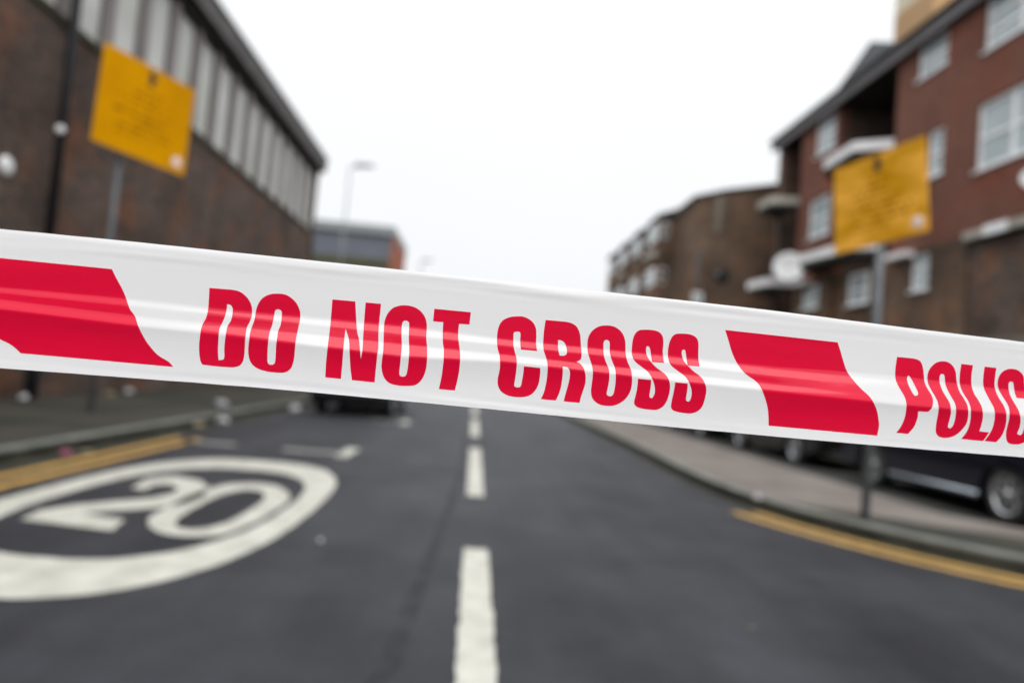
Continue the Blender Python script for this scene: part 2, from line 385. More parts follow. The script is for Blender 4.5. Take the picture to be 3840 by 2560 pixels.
# printed outlines on the film, in 1/100 mm along and up
PRINT=[
('DO',[(-15258,115466),(-15135,115468),(-15014,115469),(-14892,115471),(-14767,115472),(-14638,115473),(-14497,115476),(-14348,115479),(-14198,115482),(-14057,115482),(-13934,115476),(-13774,115460),(-13646,115434),(-13521,115383),(-13418,115323),(-13315,115247),(-13218,115163),(-13135,115078),(-13048,114957),(-12981,114831),(-12931,114715),(-12892,114585),(-12881,114452),(-12876,114329),(-12870,114192),(-12869,114061),(-12897,113899),(-12947,113743),(-12989,113640),(-13034,113534),(-13065,113403),(-13070,113278),(-13064,113136),(-13054,112986),(-13049,112839),(-13055,112724),(-13062,112606),(-13066,112488),(-13070,112373),(-13075,112265),(-13082,112137),(-13089,112016),(-13097,111903),(-13108,111800),(-13133,111628),(-13175,111485),(-13241,111360),(-13336,111258),(-13462,111185),(-13632,111136),(-13746,111120),(-13876,111111),(-14015,111106),(-14156,111103),(-14271,111101),(-14389,111102),(-14510,111104),(-14632,111106),(-14755,111109),(-14879,111113),(-15004,111118),(-15130,111123),(-15256,111128),(-15382,111133),(-15437,111214),(-15489,111324),(-15521,111443),(-15550,111587),(-15571,111740),(-15580,111862),(-15584,111992),(-15584,112120),(-15582,112236),(-15575,112357),(-15563,112462),(-15547,112580),(-15534,112689),(-15518,112807),(-15506,112927),(-15502,113040),(-15495,113180),(-15482,113313),(-15460,113433),(-15400,113578),(-15339,113714),(-15300,113866),(-15276,114027),(-15273,114141),(-15275,114259),(-15275,114380),(-15272,114504),(-15270,114633),(-15267,114761),(-15262,114890),(-15256,115019),(-15253,115142),(-15254,115308)],[(-14262,114647),(-14169,114645),(-14082,114625),(-14008,114566),(-13956,114466),(-13942,114366),(-13935,114245),(-13929,114118),(-13928,113985),(-13943,113849),(-13970,113726),(-14042,113582),(-14112,113442),(-14128,113334),(-14129,113218),(-14128,113089),(-14129,112981),(-14136,112864),(-14152,112744),(-14168,112626),(-14181,112513),(-14192,112401),(-14200,112286),(-14205,112166),(-14205,112027),(-14200,111876),(-14196,111735),(-14199,111629),(-14226,111540),(-14283,111513),(-14386,111486),(-14506,111467),(-14519,111589),(-14533,111712),(-14544,111831),(-14551,111944),(-14552,112072),(-14547,112189),(-14540,112327),(-14535,112433),(-14529,112552),(-14522,112675),(-14514,112794),(-14509,112900),(-14514,113047),(-14518,113173),(-14514,113288),(-14477,113428),(-14421,113568),(-14381,113692),(-14340,113828),(-14306,113964),(-14289,114100),(-14281,114235),(-14273,114359),(-14265,114509)]),
('DO',[(-11508,115508),(-11366,115517),(-11228,115515),(-11093,115494),(-10958,115449),(-10826,115384),(-10706,115309),(-10601,115224),(-10508,115129),(-10426,115028),(-10357,114918),(-10300,114802),(-10256,114698),(-10224,114587),(-10213,114470),(-10208,114356),(-10203,114222),(-10199,114078),(-10203,113965),(-10215,113848),(-10231,113727),(-10245,113604),(-10259,113477),(-10271,113344),(-10277,113213),(-10279,113092),(-10278,112959),(-10275,112841),(-10277,112701),(-10284,112595),(-10292,112474),(-10300,112348),(-10308,112227),(-10316,112120),(-10327,111975),(-10339,111852),(-10362,111728),(-10393,111589),(-10435,111449),(-10498,111326),(-10586,111224),(-10696,111138),(-10828,111075),(-10946,111048),(-11078,111035),(-11218,111031),(-11359,111030),(-11472,111031),(-11590,111035),(-11707,111042),(-11822,111052),(-11930,111068),(-12057,111092),(-12177,111122),(-12289,111159),(-12391,111203),(-12512,111272),(-12616,111353),(-12703,111448),(-12770,111560),(-12820,111687),(-12856,111822),(-12874,111933),(-12884,112051),(-12888,112170),(-12888,112281),(-12881,112412),(-12867,112535),(-12850,112666),(-12837,112780),(-12831,112902),(-12834,113023),(-12836,113131),(-12830,113296),(-12809,113447),(-12778,113563),(-12741,113684),(-12709,113804),(-12689,113925),(-12681,114046),(-12679,114159),(-12684,114294),(-12674,114433),(-12648,114556),(-12613,114693),(-12562,114826),(-12495,114956),(-12413,115083),(-12318,115194),(-12209,115284),(-12086,115359),(-11954,115419),(-11848,115453),(-11734,115478),(-11619,115496)],[(-11452,114632),(-11366,114621),(-11291,114582),(-11253,114516),(-11236,114413),(-11229,114310),(-11223,114186),(-11217,114061),(-11215,113940),(-11222,113820),(-11237,113708),(-11282,113572),(-11326,113428),(-11331,113295),(-11325,113146),(-11319,112997),(-11319,112858),(-11330,112719),(-11346,112569),(-11353,112439),(-11358,112297),(-11361,112156),(-11365,112029),(-11370,111879),(-11375,111745),(-11385,111640),(-11413,111547),(-11456,111497),(-11516,111465),(-11587,111455),(-11667,111459),(-11740,111492),(-11785,111557),(-11811,111681),(-11817,111787),(-11818,111919),(-11816,112058),(-11814,112183),(-11811,112317),(-11806,112438),(-11798,112568),(-11789,112681),(-11782,112801),(-11782,112921),(-11785,113032),(-11787,113160),(-11783,113275),(-11772,113386),(-11732,113543),(-11688,113705),(-11671,113833),(-11660,113969),(-11656,114098),(-11653,114272),(-11640,114414),(-11622,114509),(-11592,114573),(-11529,114615)]),
('NOT',[(-8466,115473),(-7178,115480),(-7163,115352),(-7148,115225),(-7133,115096),(-7117,114962),(-7105,114851),(-7093,114737),(-7080,114621),(-7067,114503),(-7052,114384),(-7032,114259),(-7009,114129),(-6983,113999),(-6957,113874),(-6933,113760),(-6896,113636),(-6855,113527),(-6814,113419),(-6777,113303),(-6744,113172),(-6715,113036),(-6687,112897),(-6659,112759),(-6633,112624),(-6613,112489),(-6597,112354),(-6580,112219),(-6560,112357),(-6538,112493),(-6522,112631),(-6518,112772),(-6523,112887),(-6532,113005),(-6543,113124),(-6555,113243),(-6563,113361),(-6567,113479),(-6571,113596),(-6575,113714),(-6579,113832),(-6585,113950),(-6592,114063),(-6599,114171),(-6605,114282),(-6607,114402),(-6607,114542),(-6605,114707),(-6602,114891),(-6599,115087),(-6595,115285),(-6592,115477),(-5714,115482),(-5718,115348),(-5722,115213),(-5726,115079),(-5730,114946),(-5734,114818),(-5738,114696),(-5742,114577),(-5746,114462),(-5748,114346),(-5746,114228),(-5740,114109),(-5732,113989),(-5724,113870),(-5718,113753),(-5711,113635),(-5701,113518),(-5689,113401),(-5676,113283),(-5663,113166),(-5653,113047),(-5648,112929),(-5647,112810),(-5649,112691),(-5653,112573),(-5661,112455),(-5667,112342),(-5673,112235),(-5678,112125),(-5683,112004),(-5689,111865),(-5696,111700),(-5703,111517),(-5709,111323),(-5715,111126),(-5720,110934),(-7014,110956),(-7038,111074),(-7062,111192),(-7086,111310),(-7108,111428),(-7127,111545),(-7144,111661),(-7158,111775),(-7170,111889),(-7182,112006),(-7194,112127),(-7206,112258),(-7218,112397),(-7229,112537),(-7243,112668),(-7261,112784),(-7285,112937),(-7304,113060),(-7327,113173),(-7373,113327),(-7429,113480),(-7479,113602),(-7538,113733),(-7596,113864),(-7602,113712),(-7607,113542),(-7610,113437),(-7612,113323),(-7610,113199),(-7605,113069),(-7600,112962),(-7594,112851),(-7589,112735),(-7587,112613),(-7592,112482),(-7598,112337),(-7603,112181),(-7609,112018),(-7613,111856),(-7618,111699),(-7624,111551),(-7629,111405),(-7634,111261),(-7639,111118),(-7643,110974),(-8532,110993),(-8535,111118),(-8537,111242),(-8540,111367),(-8540,111493),(-8539,111621),(-8536,111754),(-8530,111892),(-8523,112030),(-8515,112163),(-8507,112286),(-8496,112424),(-8485,112549),(-8476,112670),(-8474,112793),(-8476,112918),(-8479,113041),(-8483,113169),(-8486,113305),(-8484,113425),(-8481,113552),(-8477,113682),(-8474,113810),(-8474,113933),(-8479,114066),(-8486,114187),(-8491,114318),(-8490,114485),(-8486,114654),(-8481,114849),(-8476,115057),(-8471,115269)],None),
('NOT',[(-4343,115526),(-4229,115528),(-4108,115525),(-3986,115513),(-3870,115491),(-3726,115445),(-3589,115381),(-3463,115302),(-3349,115206),(-3247,115094),(-3163,114977),(-3100,114854),(-3055,114726),(-3022,114596),(-3003,114463),(-2995,114330),(-2990,114203),(-2987,114043),(-2980,113882),(-2964,113754),(-2943,113618),(-2922,113490),(-2893,113339),(-2866,113177),(-2853,113070),(-2839,112950),(-2827,112825),(-2817,112703),(-2809,112585),(-2805,112467),(-2805,112349),(-2809,112230),(-2816,112110),(-2825,111989),(-2841,111868),(-2866,111750),(-2900,111631),(-2943,111512),(-2993,111399),(-3049,111297),(-3133,111177),(-3230,111074),(-3341,110993),(-3467,110942),(-3608,110914),(-3766,110894),(-3875,110883),(-3993,110873),(-4116,110867),(-4238,110865),(-4353,110869),(-4491,110880),(-4627,110897),(-4755,110924),(-4870,110965),(-5001,111045),(-5112,111149),(-5205,111274),(-5262,111388),(-5309,111519),(-5346,111652),(-5373,111774),(-5390,111909),(-5389,112033),(-5383,112166),(-5375,112280),(-5362,112400),(-5350,112522),(-5345,112639),(-5348,112781),(-5357,112918),(-5369,113073),(-5379,113183),(-5389,113304),(-5398,113428),(-5407,113549),(-5414,113662),(-5421,113792),(-5428,113915),(-5437,114031),(-5444,114136),(-5460,114297),(-5455,114453),(-5428,114593),(-5387,114748),(-5331,114895),(-5255,115032),(-5165,115162),(-5066,115271),(-4960,115349),(-4847,115406),(-4728,115451),(-4606,115488),(-4480,115513)],[(-4238,114651),(-4154,114638),(-4078,114599),(-4043,114544),(-4025,114427),(-4017,114312),(-4009,114163),(-3999,114007),(-3989,113870),(-3977,113727),(-3965,113602),(-3950,113478),(-3931,113351),(-3910,113223),(-3889,113086),(-3877,112976),(-3867,112862),(-3859,112741),(-3853,112612),(-3853,112498),(-3857,112375),(-3863,112249),(-3870,112128),(-3877,112020),(-3888,111864),(-3901,111729),(-3917,111621),(-3945,111517),(-3984,111457),(-4046,111419),(-4118,111406),(-4197,111406),(-4268,111433),(-4317,111478),(-4345,111585),(-4347,111687),(-4342,111817),(-4334,111960),(-4326,112100),(-4321,112236),(-4314,112376),(-4309,112515),(-4310,112651),(-4311,112781),(-4312,112907),(-4316,113033),(-4324,113167),(-4337,113283),(-4352,113406),(-4368,113530),(-4384,113648),(-4397,113754),(-4414,113901),(-4429,114027),(-4439,114150),(-4442,114282),(-4436,114410),(-4424,114508),(-4395,114580),(-4353,114613),(-4302,114642)]),
('NOT',[(-2651,115482),(-519,115478),(-541,114761),(-1145,114746),(-1154,114608),(-1159,114448),(-1159,114341),(-1156,114219),(-1149,114092),(-1137,113970),(-1109,113821),(-1073,113677),(-1039,113539),(-1010,113407),(-984,113279),(-960,113147),(-938,113009),(-919,112867),(-904,112711),(-898,112582),(-895,112445),(-895,112301),(-898,112156),(-904,112041),(-911,111924),(-921,111804),(-933,111681),(-948,111553),(-967,111418),(-989,111278),(-1013,111134),(-1037,110989),(-1061,110845),(-1998,110857),(-1981,110980),(-1963,111103),(-1946,111227),(-1930,111350),(-1916,111472),(-1904,111593),(-1894,111714),(-1885,111834),(-1877,111954),(-1871,112073),(-1865,112194),(-1861,112316),(-1857,112437),(-1856,112554),(-1857,112668),(-1863,112804),(-1872,112936),(-1884,113062),(-1900,113184),(-1930,113333),(-1966,113473),(-1997,113613),(-2018,113761),(-2035,113911),(-2049,114048),(-2061,114211),(-2066,114367),(-2069,114492),(-2070,114627),(-2071,114761),(-2664,114758)],None),
('CROSS',[(2211,115489),(2334,115503),(2453,115511),(2573,115503),(2702,115474),(2832,115430),(2949,115378),(3093,115292),(3211,115183),(3310,115044),(3383,114880),(3413,114755),(3430,114620),(3443,114485),(3453,114347),(3458,114208),(3465,114086),(3479,113958),(3499,113845),(3531,113709),(3569,113568),(2600,113575),(2571,113704),(2546,113841),(2527,113998),(2512,114162),(2508,114333),(2498,114480),(2466,114560),(2418,114601),(2351,114610),(2276,114600),(2202,114587),(2139,114560),(2104,114519),(2089,114443),(2093,114297),(2107,114125),(2117,113967),(2136,113804),(2162,113688),(2197,113569),(2235,113451),(2279,113333),(2327,113215),(2366,113100),(2401,112945),(2422,112783),(2430,112656),(2435,112520),(2438,112384),(2438,112250),(2436,112116),(2431,111981),(2422,111837),(2411,111692),(2403,111575),(2396,111473),(2407,111413),(2451,111367),(2515,111341),(2596,111334),(2677,111346),(2742,111364),(2792,111425),(2820,111574),(2837,111773),(2847,111888),(2856,112017),(2863,112145),(2867,112260),(2865,112443),(2858,112608),(3836,112592),(3850,112459),(3864,112326),(3871,112184),(3871,112066),(3868,111940),(3859,111815),(3843,111695),(3809,111547),(3763,111406),(3704,111277),(3629,111161),(3542,111057),(3448,110971),(3296,110882),(3136,110824),(2984,110785),(2815,110765),(2674,110756),(2519,110753),(2368,110761),(2224,110778),(2085,110806),(1953,110848),(1827,110907),(1708,110980),(1609,111063),(1505,111209),(1438,111373),(1410,111486),(1396,111604),(1392,111732),(1403,111876),(1425,112030),(1442,112179),(1449,112311),(1450,112439),(1443,112579),(1432,112705),(1417,112844),(1399,112979),(1379,113094),(1329,113243),(1276,113366),(1229,113510),(1188,113679),(1171,113789),(1156,113913),(1145,114041),(1136,114159),(1130,114299),(1131,114430),(1140,114558),(1156,114684),(1180,114807),(1219,114922),(1274,115030),(1344,115131),(1432,115219),(1547,115296),(1681,115361),(1816,115413),(1948,115449),(2082,115473)],None),
('CROSS',[(3905,115434),(4038,115435),(4172,115437),(4306,115438),(4438,115439),(4568,115439),(4697,115440),(4828,115442),(4955,115443),(5074,115441),(5181,115435),(5328,115419),(5449,115394),(5558,115358),(5701,115286),(5823,115181),(5899,115077),(5969,114954),(6024,114838),(6068,114704),(6095,114562),(6116,114437),(6137,114299),(6158,114164),(6180,114039),(6198,113916),(6213,113802),(6234,113653),(6246,113521),(6242,113400),(6204,113294),(6100,113209),(5972,113132),(6076,113110),(6182,113069),(6298,112970),(6400,112844),(6469,112710),(6523,112571),(6568,112438),(6601,112293),(6617,112180),(6628,112057),(6628,111929),(6612,111795),(6585,111654),(6556,111514),(6524,111373),(6489,111232),(6459,111096),(6439,110967),(6424,110843),(6409,110718),(5443,110734),(5461,110856),(5479,110978),(5496,111100),(5515,111223),(5537,111347),(5561,111472),(5584,111596),(5603,111721),(5618,111848),(5631,111978),(5641,112102),(5645,112213),(5642,112391),(5616,112534),(5556,112656),(5481,112745),(5400,112781),(5315,112791),(5236,112792),(5159,112786),(5179,112652),(5199,112499),(5208,112364),(5213,112212),(5213,112054),(5211,111933),(5207,111807),(5200,111682),(5189,111564),(5170,111420),(5145,111284),(5111,111149),(5067,111013),(5014,110879),(4960,110744),(4063,110757),(4108,110872),(4152,110988),(4191,111114),(4222,111257),(4246,111411),(4266,111568),(4277,111688),(4285,111811),(4290,111935),(4293,112058),(4293,112182),(4290,112308),(4284,112429),(4277,112541),(4263,112674),(4249,112794),(4234,112900),(4209,113019),(4169,113137),(4122,113250),(4065,113375),(4016,113487),(3969,113601),(3935,113722),(3915,113840),(3899,113978),(3886,114124),(3878,114240),(3874,114364),(3872,114487),(3870,114604),(3871,114742),(3874,114872),(3879,115005),(3886,115146),(3895,115290)],[(4764,114335),(4867,114335),(4970,114321),(5074,114273),(5167,114197),(5238,114091),(5290,113965),(5328,113821),(5348,113685),(5348,113590),(5321,113521),(5256,113470),(5164,113438),(5053,113424),(4933,113418),(4898,113504),(4863,113602),(4830,113724),(4803,113881),(4791,114020),(4778,114178)]),
('CROSS',[(7591,115453),(7719,115459),(7853,115456),(7987,115436),(8122,115394),(8257,115335),(8380,115262),(8488,115175),(8583,115075),(8665,114964),(8732,114841),(8785,114708),(8827,114573),(8853,114439),(8867,114303),(8882,114171),(8898,114049),(8911,113930),(8929,113807),(8960,113674),(9006,113539),(9060,113409),(9125,113288),(9196,113171),(9259,113058),(9323,112900),(9364,112741),(9380,112623),(9394,112500),(9411,112377),(9430,112257),(9444,112137),(9447,112011),(9437,111875),(9417,111733),(9381,111594),(9330,111459),(9263,111329),(9181,111205),(9079,111089),(8962,110980),(8842,110889),(8723,110818),(8602,110764),(8484,110723),(8323,110690),(8154,110680),(8019,110677),(7873,110679),(7735,110696),(7551,110748),(7387,110832),(7242,110953),(7128,111099),(7061,111261),(7025,111440),(7015,111570),(7014,111707),(7015,111849),(7017,111997),(7020,112150),(7017,112298),(7008,112438),(6995,112574),(6982,112701),(6956,112863),(6913,113020),(6868,113133),(6814,113251),(6759,113372),(6703,113500),(6646,113631),(6603,113765),(6578,113899),(6560,114034),(6547,114168),(6536,114303),(6532,114439),(6544,114572),(6574,114702),(6618,114830),(6676,114947),(6751,115053),(6839,115149),(6934,115232),(7085,115326),(7246,115393),(7413,115434)],[(7675,114600),(7756,114587),(7831,114545),(7869,114476),(7892,114368),(7904,114261),(7913,114133),(7926,114005),(7944,113884),(7967,113763),(7999,113643),(8044,113523),(8098,113404),(8154,113290),(8247,113132),(8326,112978),(8362,112824),(8380,112657),(8394,112529),(8410,112391),(8423,112253),(8432,112118),(8437,111981),(8436,111844),(8430,111696),(8419,111548),(8399,111430),(8350,111340),(8291,111297),(8232,111271),(8170,111267),(8095,111283),(8030,111317),(7995,111357),(7982,111437),(7988,111541),(8003,111673),(8016,111809),(8026,111942),(8033,112079),(8034,112220),(8025,112371),(8009,112525),(7994,112665),(7961,112833),(7910,112984),(7828,113137),(7739,113295),(7686,113408),(7636,113525),(7595,113648),(7570,113781),(7554,113919),(7540,114053),(7525,114185),(7514,114313),(7513,114416),(7532,114502),(7569,114550),(7615,114587)]),
('CROSS',[(9907,115409),(10037,115420),(10182,115429),(10323,115430),(10458,115426),(10588,115416),(10706,115392),(10858,115326),(10978,115233),(11061,115115),(11115,114981),(11144,114850),(11158,114699),(11166,114571),(11171,114429),(11179,114292),(11193,114168),(11209,114050),(11227,113927),(11248,113796),(11272,113662),(11299,113529),(10557,113530),(10529,113656),(10504,113782),(10480,113902),(10446,114076),(10407,114224),(10365,114329),(10323,114400),(10277,114442),(10232,114454),(10184,114437),(10148,114385),(10138,114286),(10150,114161),(10181,114021),(10229,113880),(10296,113760),(10382,113647),(10488,113533),(10609,113420),(10741,113306),(10882,113198),(11038,113106),(11193,113019),(11333,112931),(11454,112836),(11551,112726),(11628,112605),(11691,112472),(11746,112327),(11784,112173),(11802,112001),(11805,111870),(11799,111728),(11783,111585),(11758,111440),(11723,111294),(11675,111160),(11616,111044),(11544,110940),(11461,110852),(11312,110748),(11143,110681),(11024,110662),(10899,110661),(10764,110663),(10612,110662),(10451,110664),(10298,110675),(10154,110696),(10019,110727),(9907,110768),(9790,110849),(9724,110960),(9716,111112),(9737,111292),(9752,111425),(9770,111568),(9784,111710),(9789,111850),(9788,111990),(9785,112122),(9777,112294),(9766,112456),(10570,112454),(10590,112306),(10607,112149),(10610,112027),(10608,111898),(10606,111778),(10598,111617),(10602,111488),(10640,111409),(10694,111371),(10756,111364),(10817,111402),(10865,111503),(10897,111636),(10902,111778),(10886,111925),(10851,112067),(10799,112207),(10732,112342),(10650,112482),(10561,112640),(10465,112793),(10354,112914),(10225,113018),(10077,113107),(9916,113197),(9794,113272),(9667,113353),(9560,113432),(9451,113531),(9375,113641),(9321,113789),(9287,113962),(9272,114089),(9261,114226),(9256,114367),(9255,114517),(9259,114672),(9275,114816),(9302,114948),(9341,115069),(9392,115171),(9495,115282),(9621,115354),(9752,115392)],None),
('CROSS',[(12100,115375),(12240,115386),(12409,115395),(12564,115396),(12749,115382),(12910,115346),(13062,115279),(13186,115187),(13264,115067),(13314,114932),(13342,114797),(13359,114648),(13370,114532),(13378,114406),(13390,114281),(13404,114160),(13421,114039),(13441,113914),(13467,113781),(13496,113644),(13526,113507),(12771,113504),(12746,113633),(12724,113763),(12699,113890),(12670,114021),(12635,114148),(12605,114253),(12573,114353),(12542,114412),(12495,114444),(12444,114444),(12394,114414),(12358,114355),(12355,114264),(12375,114151),(12418,114013),(12474,113871),(12540,113750),(12627,113636),(12751,113523),(12893,113411),(13029,113296),(13169,113187),(13326,113098),(13483,113008),(13628,112901),(13749,112783),(13835,112646),(13903,112508),(13962,112391),(14011,112268),(14047,112118),(14064,111940),(14064,111795),(14054,111635),(14036,111478),(14011,111327),(13978,111181),(13930,111051),(13825,110898),(13688,110781),(13574,110718),(13446,110669),(13321,110634),(13155,110616),(12981,110619),(12841,110624),(12691,110633),(12550,110648),(12359,110677),(12200,110724),(12093,110790),(12029,110898),(12011,111016),(12010,111162),(12015,111313),(12024,111465),(12038,111621),(12051,111773),(12058,111921),(12064,112065),(12066,112189),(12061,112323),(12053,112435),(12840,112427),(12852,112301),(12865,112175),(12874,112049),(12876,111919),(12874,111789),(12873,111675),(12874,111544),(12888,111447),(12930,111377),(12989,111343),(13062,111346),(13130,111396),(13166,111512),(13182,111659),(13180,111802),(13159,111948),(13118,112085),(13054,112230),(12992,112346),(12922,112470),(12856,112585),(12760,112728),(12640,112854),(12534,112930),(12411,113001),(12287,113071),(12163,113144),(12039,113217),(11929,113287),(11802,113374),(11701,113473),(11618,113620),(11563,113791),(11537,113907),(11517,114027),(11501,114156),(11492,114304),(11492,114462),(11500,114607),(11523,114784),(11564,114939),(11622,115091),(11698,115217),(11791,115291),(11894,115336),(11981,115362)],None),
('POLICE',[(26158,115199),(26332,115200),(26508,115202),(26679,115203),(26832,115202),(27005,115202),(27154,115200),(27288,115191),(27469,115166),(27618,115121),(27735,115053),(27831,114948),(27892,114839),(27948,114709),(27997,114577),(28035,114454),(28066,114329),(28099,114200),(28133,114062),(28160,113918),(28188,113779),(28232,113650),(28286,113526),(28345,113408),(28413,113295),(28487,113188),(28552,113085),(28629,112940),(28681,112798),(28697,112651),(28682,112503),(28643,112345),(28593,112200),(28537,112081),(28465,111995),(28407,111959),(28296,111947),(28145,111938),(27954,111932),(27763,111926),(27801,111751),(27826,111576),(27822,111401),(27797,111226),(27760,111052),(27689,110871),(27606,110740),(27501,110604),(27395,110468),(26597,110471),(26678,110596),(26758,110720),(26825,110847),(26877,110977),(26917,111110),(26946,111246),(26967,111387),(26978,111532),(26977,111681),(26963,111840),(26938,112002),(26907,112150),(26887,112326),(26865,112484),(26822,112649),(26754,112812),(26691,112918),(26617,113023),(26544,113133),(26471,113252),(26399,113377),(26339,113498),(26275,113662),(26231,113829),(26211,113949),(26194,114074),(26174,114208),(26160,114355),(26153,114512),(26149,114675),(26149,114802),(26152,114934),(26155,115067)],[(27050,114082),(27099,114095),(27167,114057),(27254,113963),(27341,113836),(27417,113697),(27485,113550),(27557,113402),(27624,113264),(27675,113151),(27702,113058),(27691,112982),(27649,112927),(27572,112892),(27487,112884),(27434,112904),(27377,112968),(27285,113104),(27190,113271),(27112,113435),(27055,113599),(27016,113755),(26997,113893),(27014,114007)]),
('POLICE',[(29200,115194),(29388,115198),(29572,115162),(29759,115080),(29931,114957),(30028,114848),(30113,114721),(30182,114592),(30227,114468),(30256,114343),(30288,114213),(30325,114077),(30363,113937),(30403,113792),(30449,113638),(30497,113480),(30556,113333),(30633,113205),(30722,113087),(30806,112969),(30883,112847),(30954,112725),(31006,112602),(31035,112479),(31051,112355),(31068,112225),(31109,112085),(31151,111940),(31179,111798),(31193,111663),(31194,111532),(31173,111404),(31129,111281),(31065,111161),(30984,111039),(30911,110942),(30827,110841),(30736,110745),(30644,110663),(30520,110580),(30391,110517),(30260,110469),(30123,110435),(29983,110415),(29852,110407),(29676,110413),(29520,110447),(29386,110519),(29281,110625),(29221,110763),(29185,110944),(29171,111061),(29160,111196),(29151,111334),(29142,111463),(29133,111617),(29127,111761),(29115,111895),(29089,112069),(29056,112236),(29044,112359),(29027,112486),(29000,112612),(28953,112737),(28889,112860),(28821,112979),(28752,113088),(28681,113193),(28613,113302),(28546,113421),(28484,113546),(28437,113671),(28403,113797),(28377,113923),(28354,114050),(28338,114179),(28337,114310),(28354,114436),(28392,114560),(28449,114681),(28519,114793),(28603,114899),(28701,114996),(28811,115075),(28934,115132),(29068,115172)],[(29299,114397),(29376,114386),(29447,114336),(29487,114238),(29521,114106),(29558,113946),(29594,113767),(29632,113645),(29676,113519),(29727,113393),(29789,113269),(29859,113145),(29930,113026),(30004,112915),(30078,112810),(30137,112703),(30193,112543),(30221,112371),(30232,112235),(30264,112089),(30299,111946),(30324,111813),(30338,111683),(30342,111557),(30329,111367),(30294,111204),(30236,111100),(30169,111042),(30107,111031),(30050,111054),(30002,111083),(29971,111157),(29971,111325),(29979,111529),(29982,111658),(29982,111790),(29969,111920),(29941,112050),(29904,112179),(29882,112302),(29856,112472),(29807,112634),(29750,112743),(29677,112850),(29602,112957),(29531,113062),(29460,113166),(29395,113281),(29336,113415),(29285,113559),(29246,113696),(29203,113873),(29171,114033),(29159,114189),(29176,114313),(29229,114376)]),
('POLICE',[(30472,115132),(31267,115115),(31265,114985),(31262,114853),(31260,114724),(31263,114598),(31276,114434),(31294,114276),(31319,114127),(31344,113995),(31373,113872),(31403,113745),(31440,113606),(31480,113464),(31533,113327),(31609,113201),(31698,113082),(31782,112962),(31858,112838),(31928,112715),(31981,112594),(32029,112431),(32058,112261),(32096,112126),(32144,111980),(32179,111834),(32198,111688),(32204,111540),(32203,111397),(32194,111261),(32179,111130),(32162,110999),(32821,110984),(32763,110836),(32698,110689),(32616,110542),(32528,110395),(31014,110421),(31091,110530),(31167,110640),(31233,110752),(31287,110867),(31331,110985),(31363,111112),(31384,111252),(31393,111400),(31389,111552),(31372,111710),(31343,111871),(31303,112027),(31260,112172),(31238,112311),(31222,112450),(31189,112590),(31140,112729),(31077,112863),(30997,112988),(30908,113107),(30826,113227),(30758,113349),(30699,113473),(30653,113597),(30615,113718),(30582,113840),(30547,113976),(30522,114091),(30502,114215),(30488,114347),(30477,114488),(30472,114608),(30470,114736),(30471,114868),(30472,115002)],None),
('POLICE',[(32056,115096),(32859,115079),(32861,114951),(32862,114823),(32865,114693),(32871,114561),(32881,114421),(32892,114276),(32908,114133),(32932,114002),(32975,113852),(33017,113715),(33060,113580),(33111,113439),(33177,113299),(33251,113165),(33333,113040),(33421,112920),(33499,112800),(33562,112677),(33610,112553),(33645,112428),(33664,112304),(33688,112180),(33733,112046),(33779,111895),(33815,111733),(33837,111570),(33841,111403),(33829,111236),(33805,111082),(33773,110951),(33731,110833),(33677,110720),(33604,110608),(33519,110501),(33433,110394),(32624,110407),(32706,110549),(32786,110692),(32855,110833),(32912,110967),(32959,111098),(32992,111239),(33010,111397),(33015,111563),(33005,111724),(32985,111872),(32952,112014),(32905,112155),(32871,112298),(32850,112439),(32819,112575),(32768,112699),(32697,112817),(32621,112944),(32562,113053),(32498,113169),(32436,113286),(32383,113396),(32323,113526),(32267,113647),(32219,113770),(32179,113893),(32147,114017),(32120,114151),(32097,114302),(32081,114462),(32068,114623),(32061,114781),(32059,114939)],None),
('POLICE',[(33933,115119),(34073,115113),(34226,115093),(34368,115056),(34547,114962),(34692,114845),(34791,114730),(34860,114599),(34900,114439),(34937,114257),(34975,114125),(35021,113984),(35082,113832),(35132,113708),(35178,113575),(35216,113439),(35248,113304),(34468,113315),(34424,113455),(34382,113601),(34339,113773),(34282,113941),(34238,114083),(34200,114195),(34161,114262),(34119,114297),(34062,114309),(34000,114300),(33933,114282),(33882,114234),(33871,114137),(33895,113996),(33931,113866),(33969,113716),(34002,113570),(34040,113439),(34090,113314),(34148,113195),(34212,113084),(34282,112978),(34352,112867),(34424,112748),(34493,112623),(34546,112498),(34584,112373),(34617,112247),(34667,112121),(34723,111991),(34766,111861),(34796,111734),(34814,111550),(34808,111381),(34778,111231),(34753,111112),(34770,111043),(34813,111006),(34882,110983),(34960,110982),(35029,110997),(35085,111049),(35118,111163),(35132,111318),(35131,111444),(35122,111584),(35108,111714),(35083,111873),(35053,112019),(35862,111995),(35903,111853),(35941,111710),(35959,111560),(35952,111438),(35933,111308),(35902,111181),(35862,111065),(35793,110924),(35707,110797),(35618,110692),(35492,110590),(35355,110517),(35186,110440),(35016,110381),(34879,110354),(34738,110347),(34543,110347),(34355,110375),(34221,110451),(34119,110578),(34065,110704),(34020,110855),(33988,111008),(33972,111156),(33968,111304),(33966,111448),(33967,111582),(33971,111711),(33963,111844),(33942,111986),(33910,112132),(33892,112276),(33893,112420),(33888,112563),(33866,112701),(33813,112828),(33741,112949),(33665,113070),(33583,113192),(33497,113314),(33421,113437),(33353,113560),(33284,113684),(33223,113809),(33169,113935),(33129,114062),(33107,114191),(33103,114325),(33118,114460),(33148,114584),(33220,114746),(33324,114881),(33461,114984),(33617,115057),(33766,115103)],None),
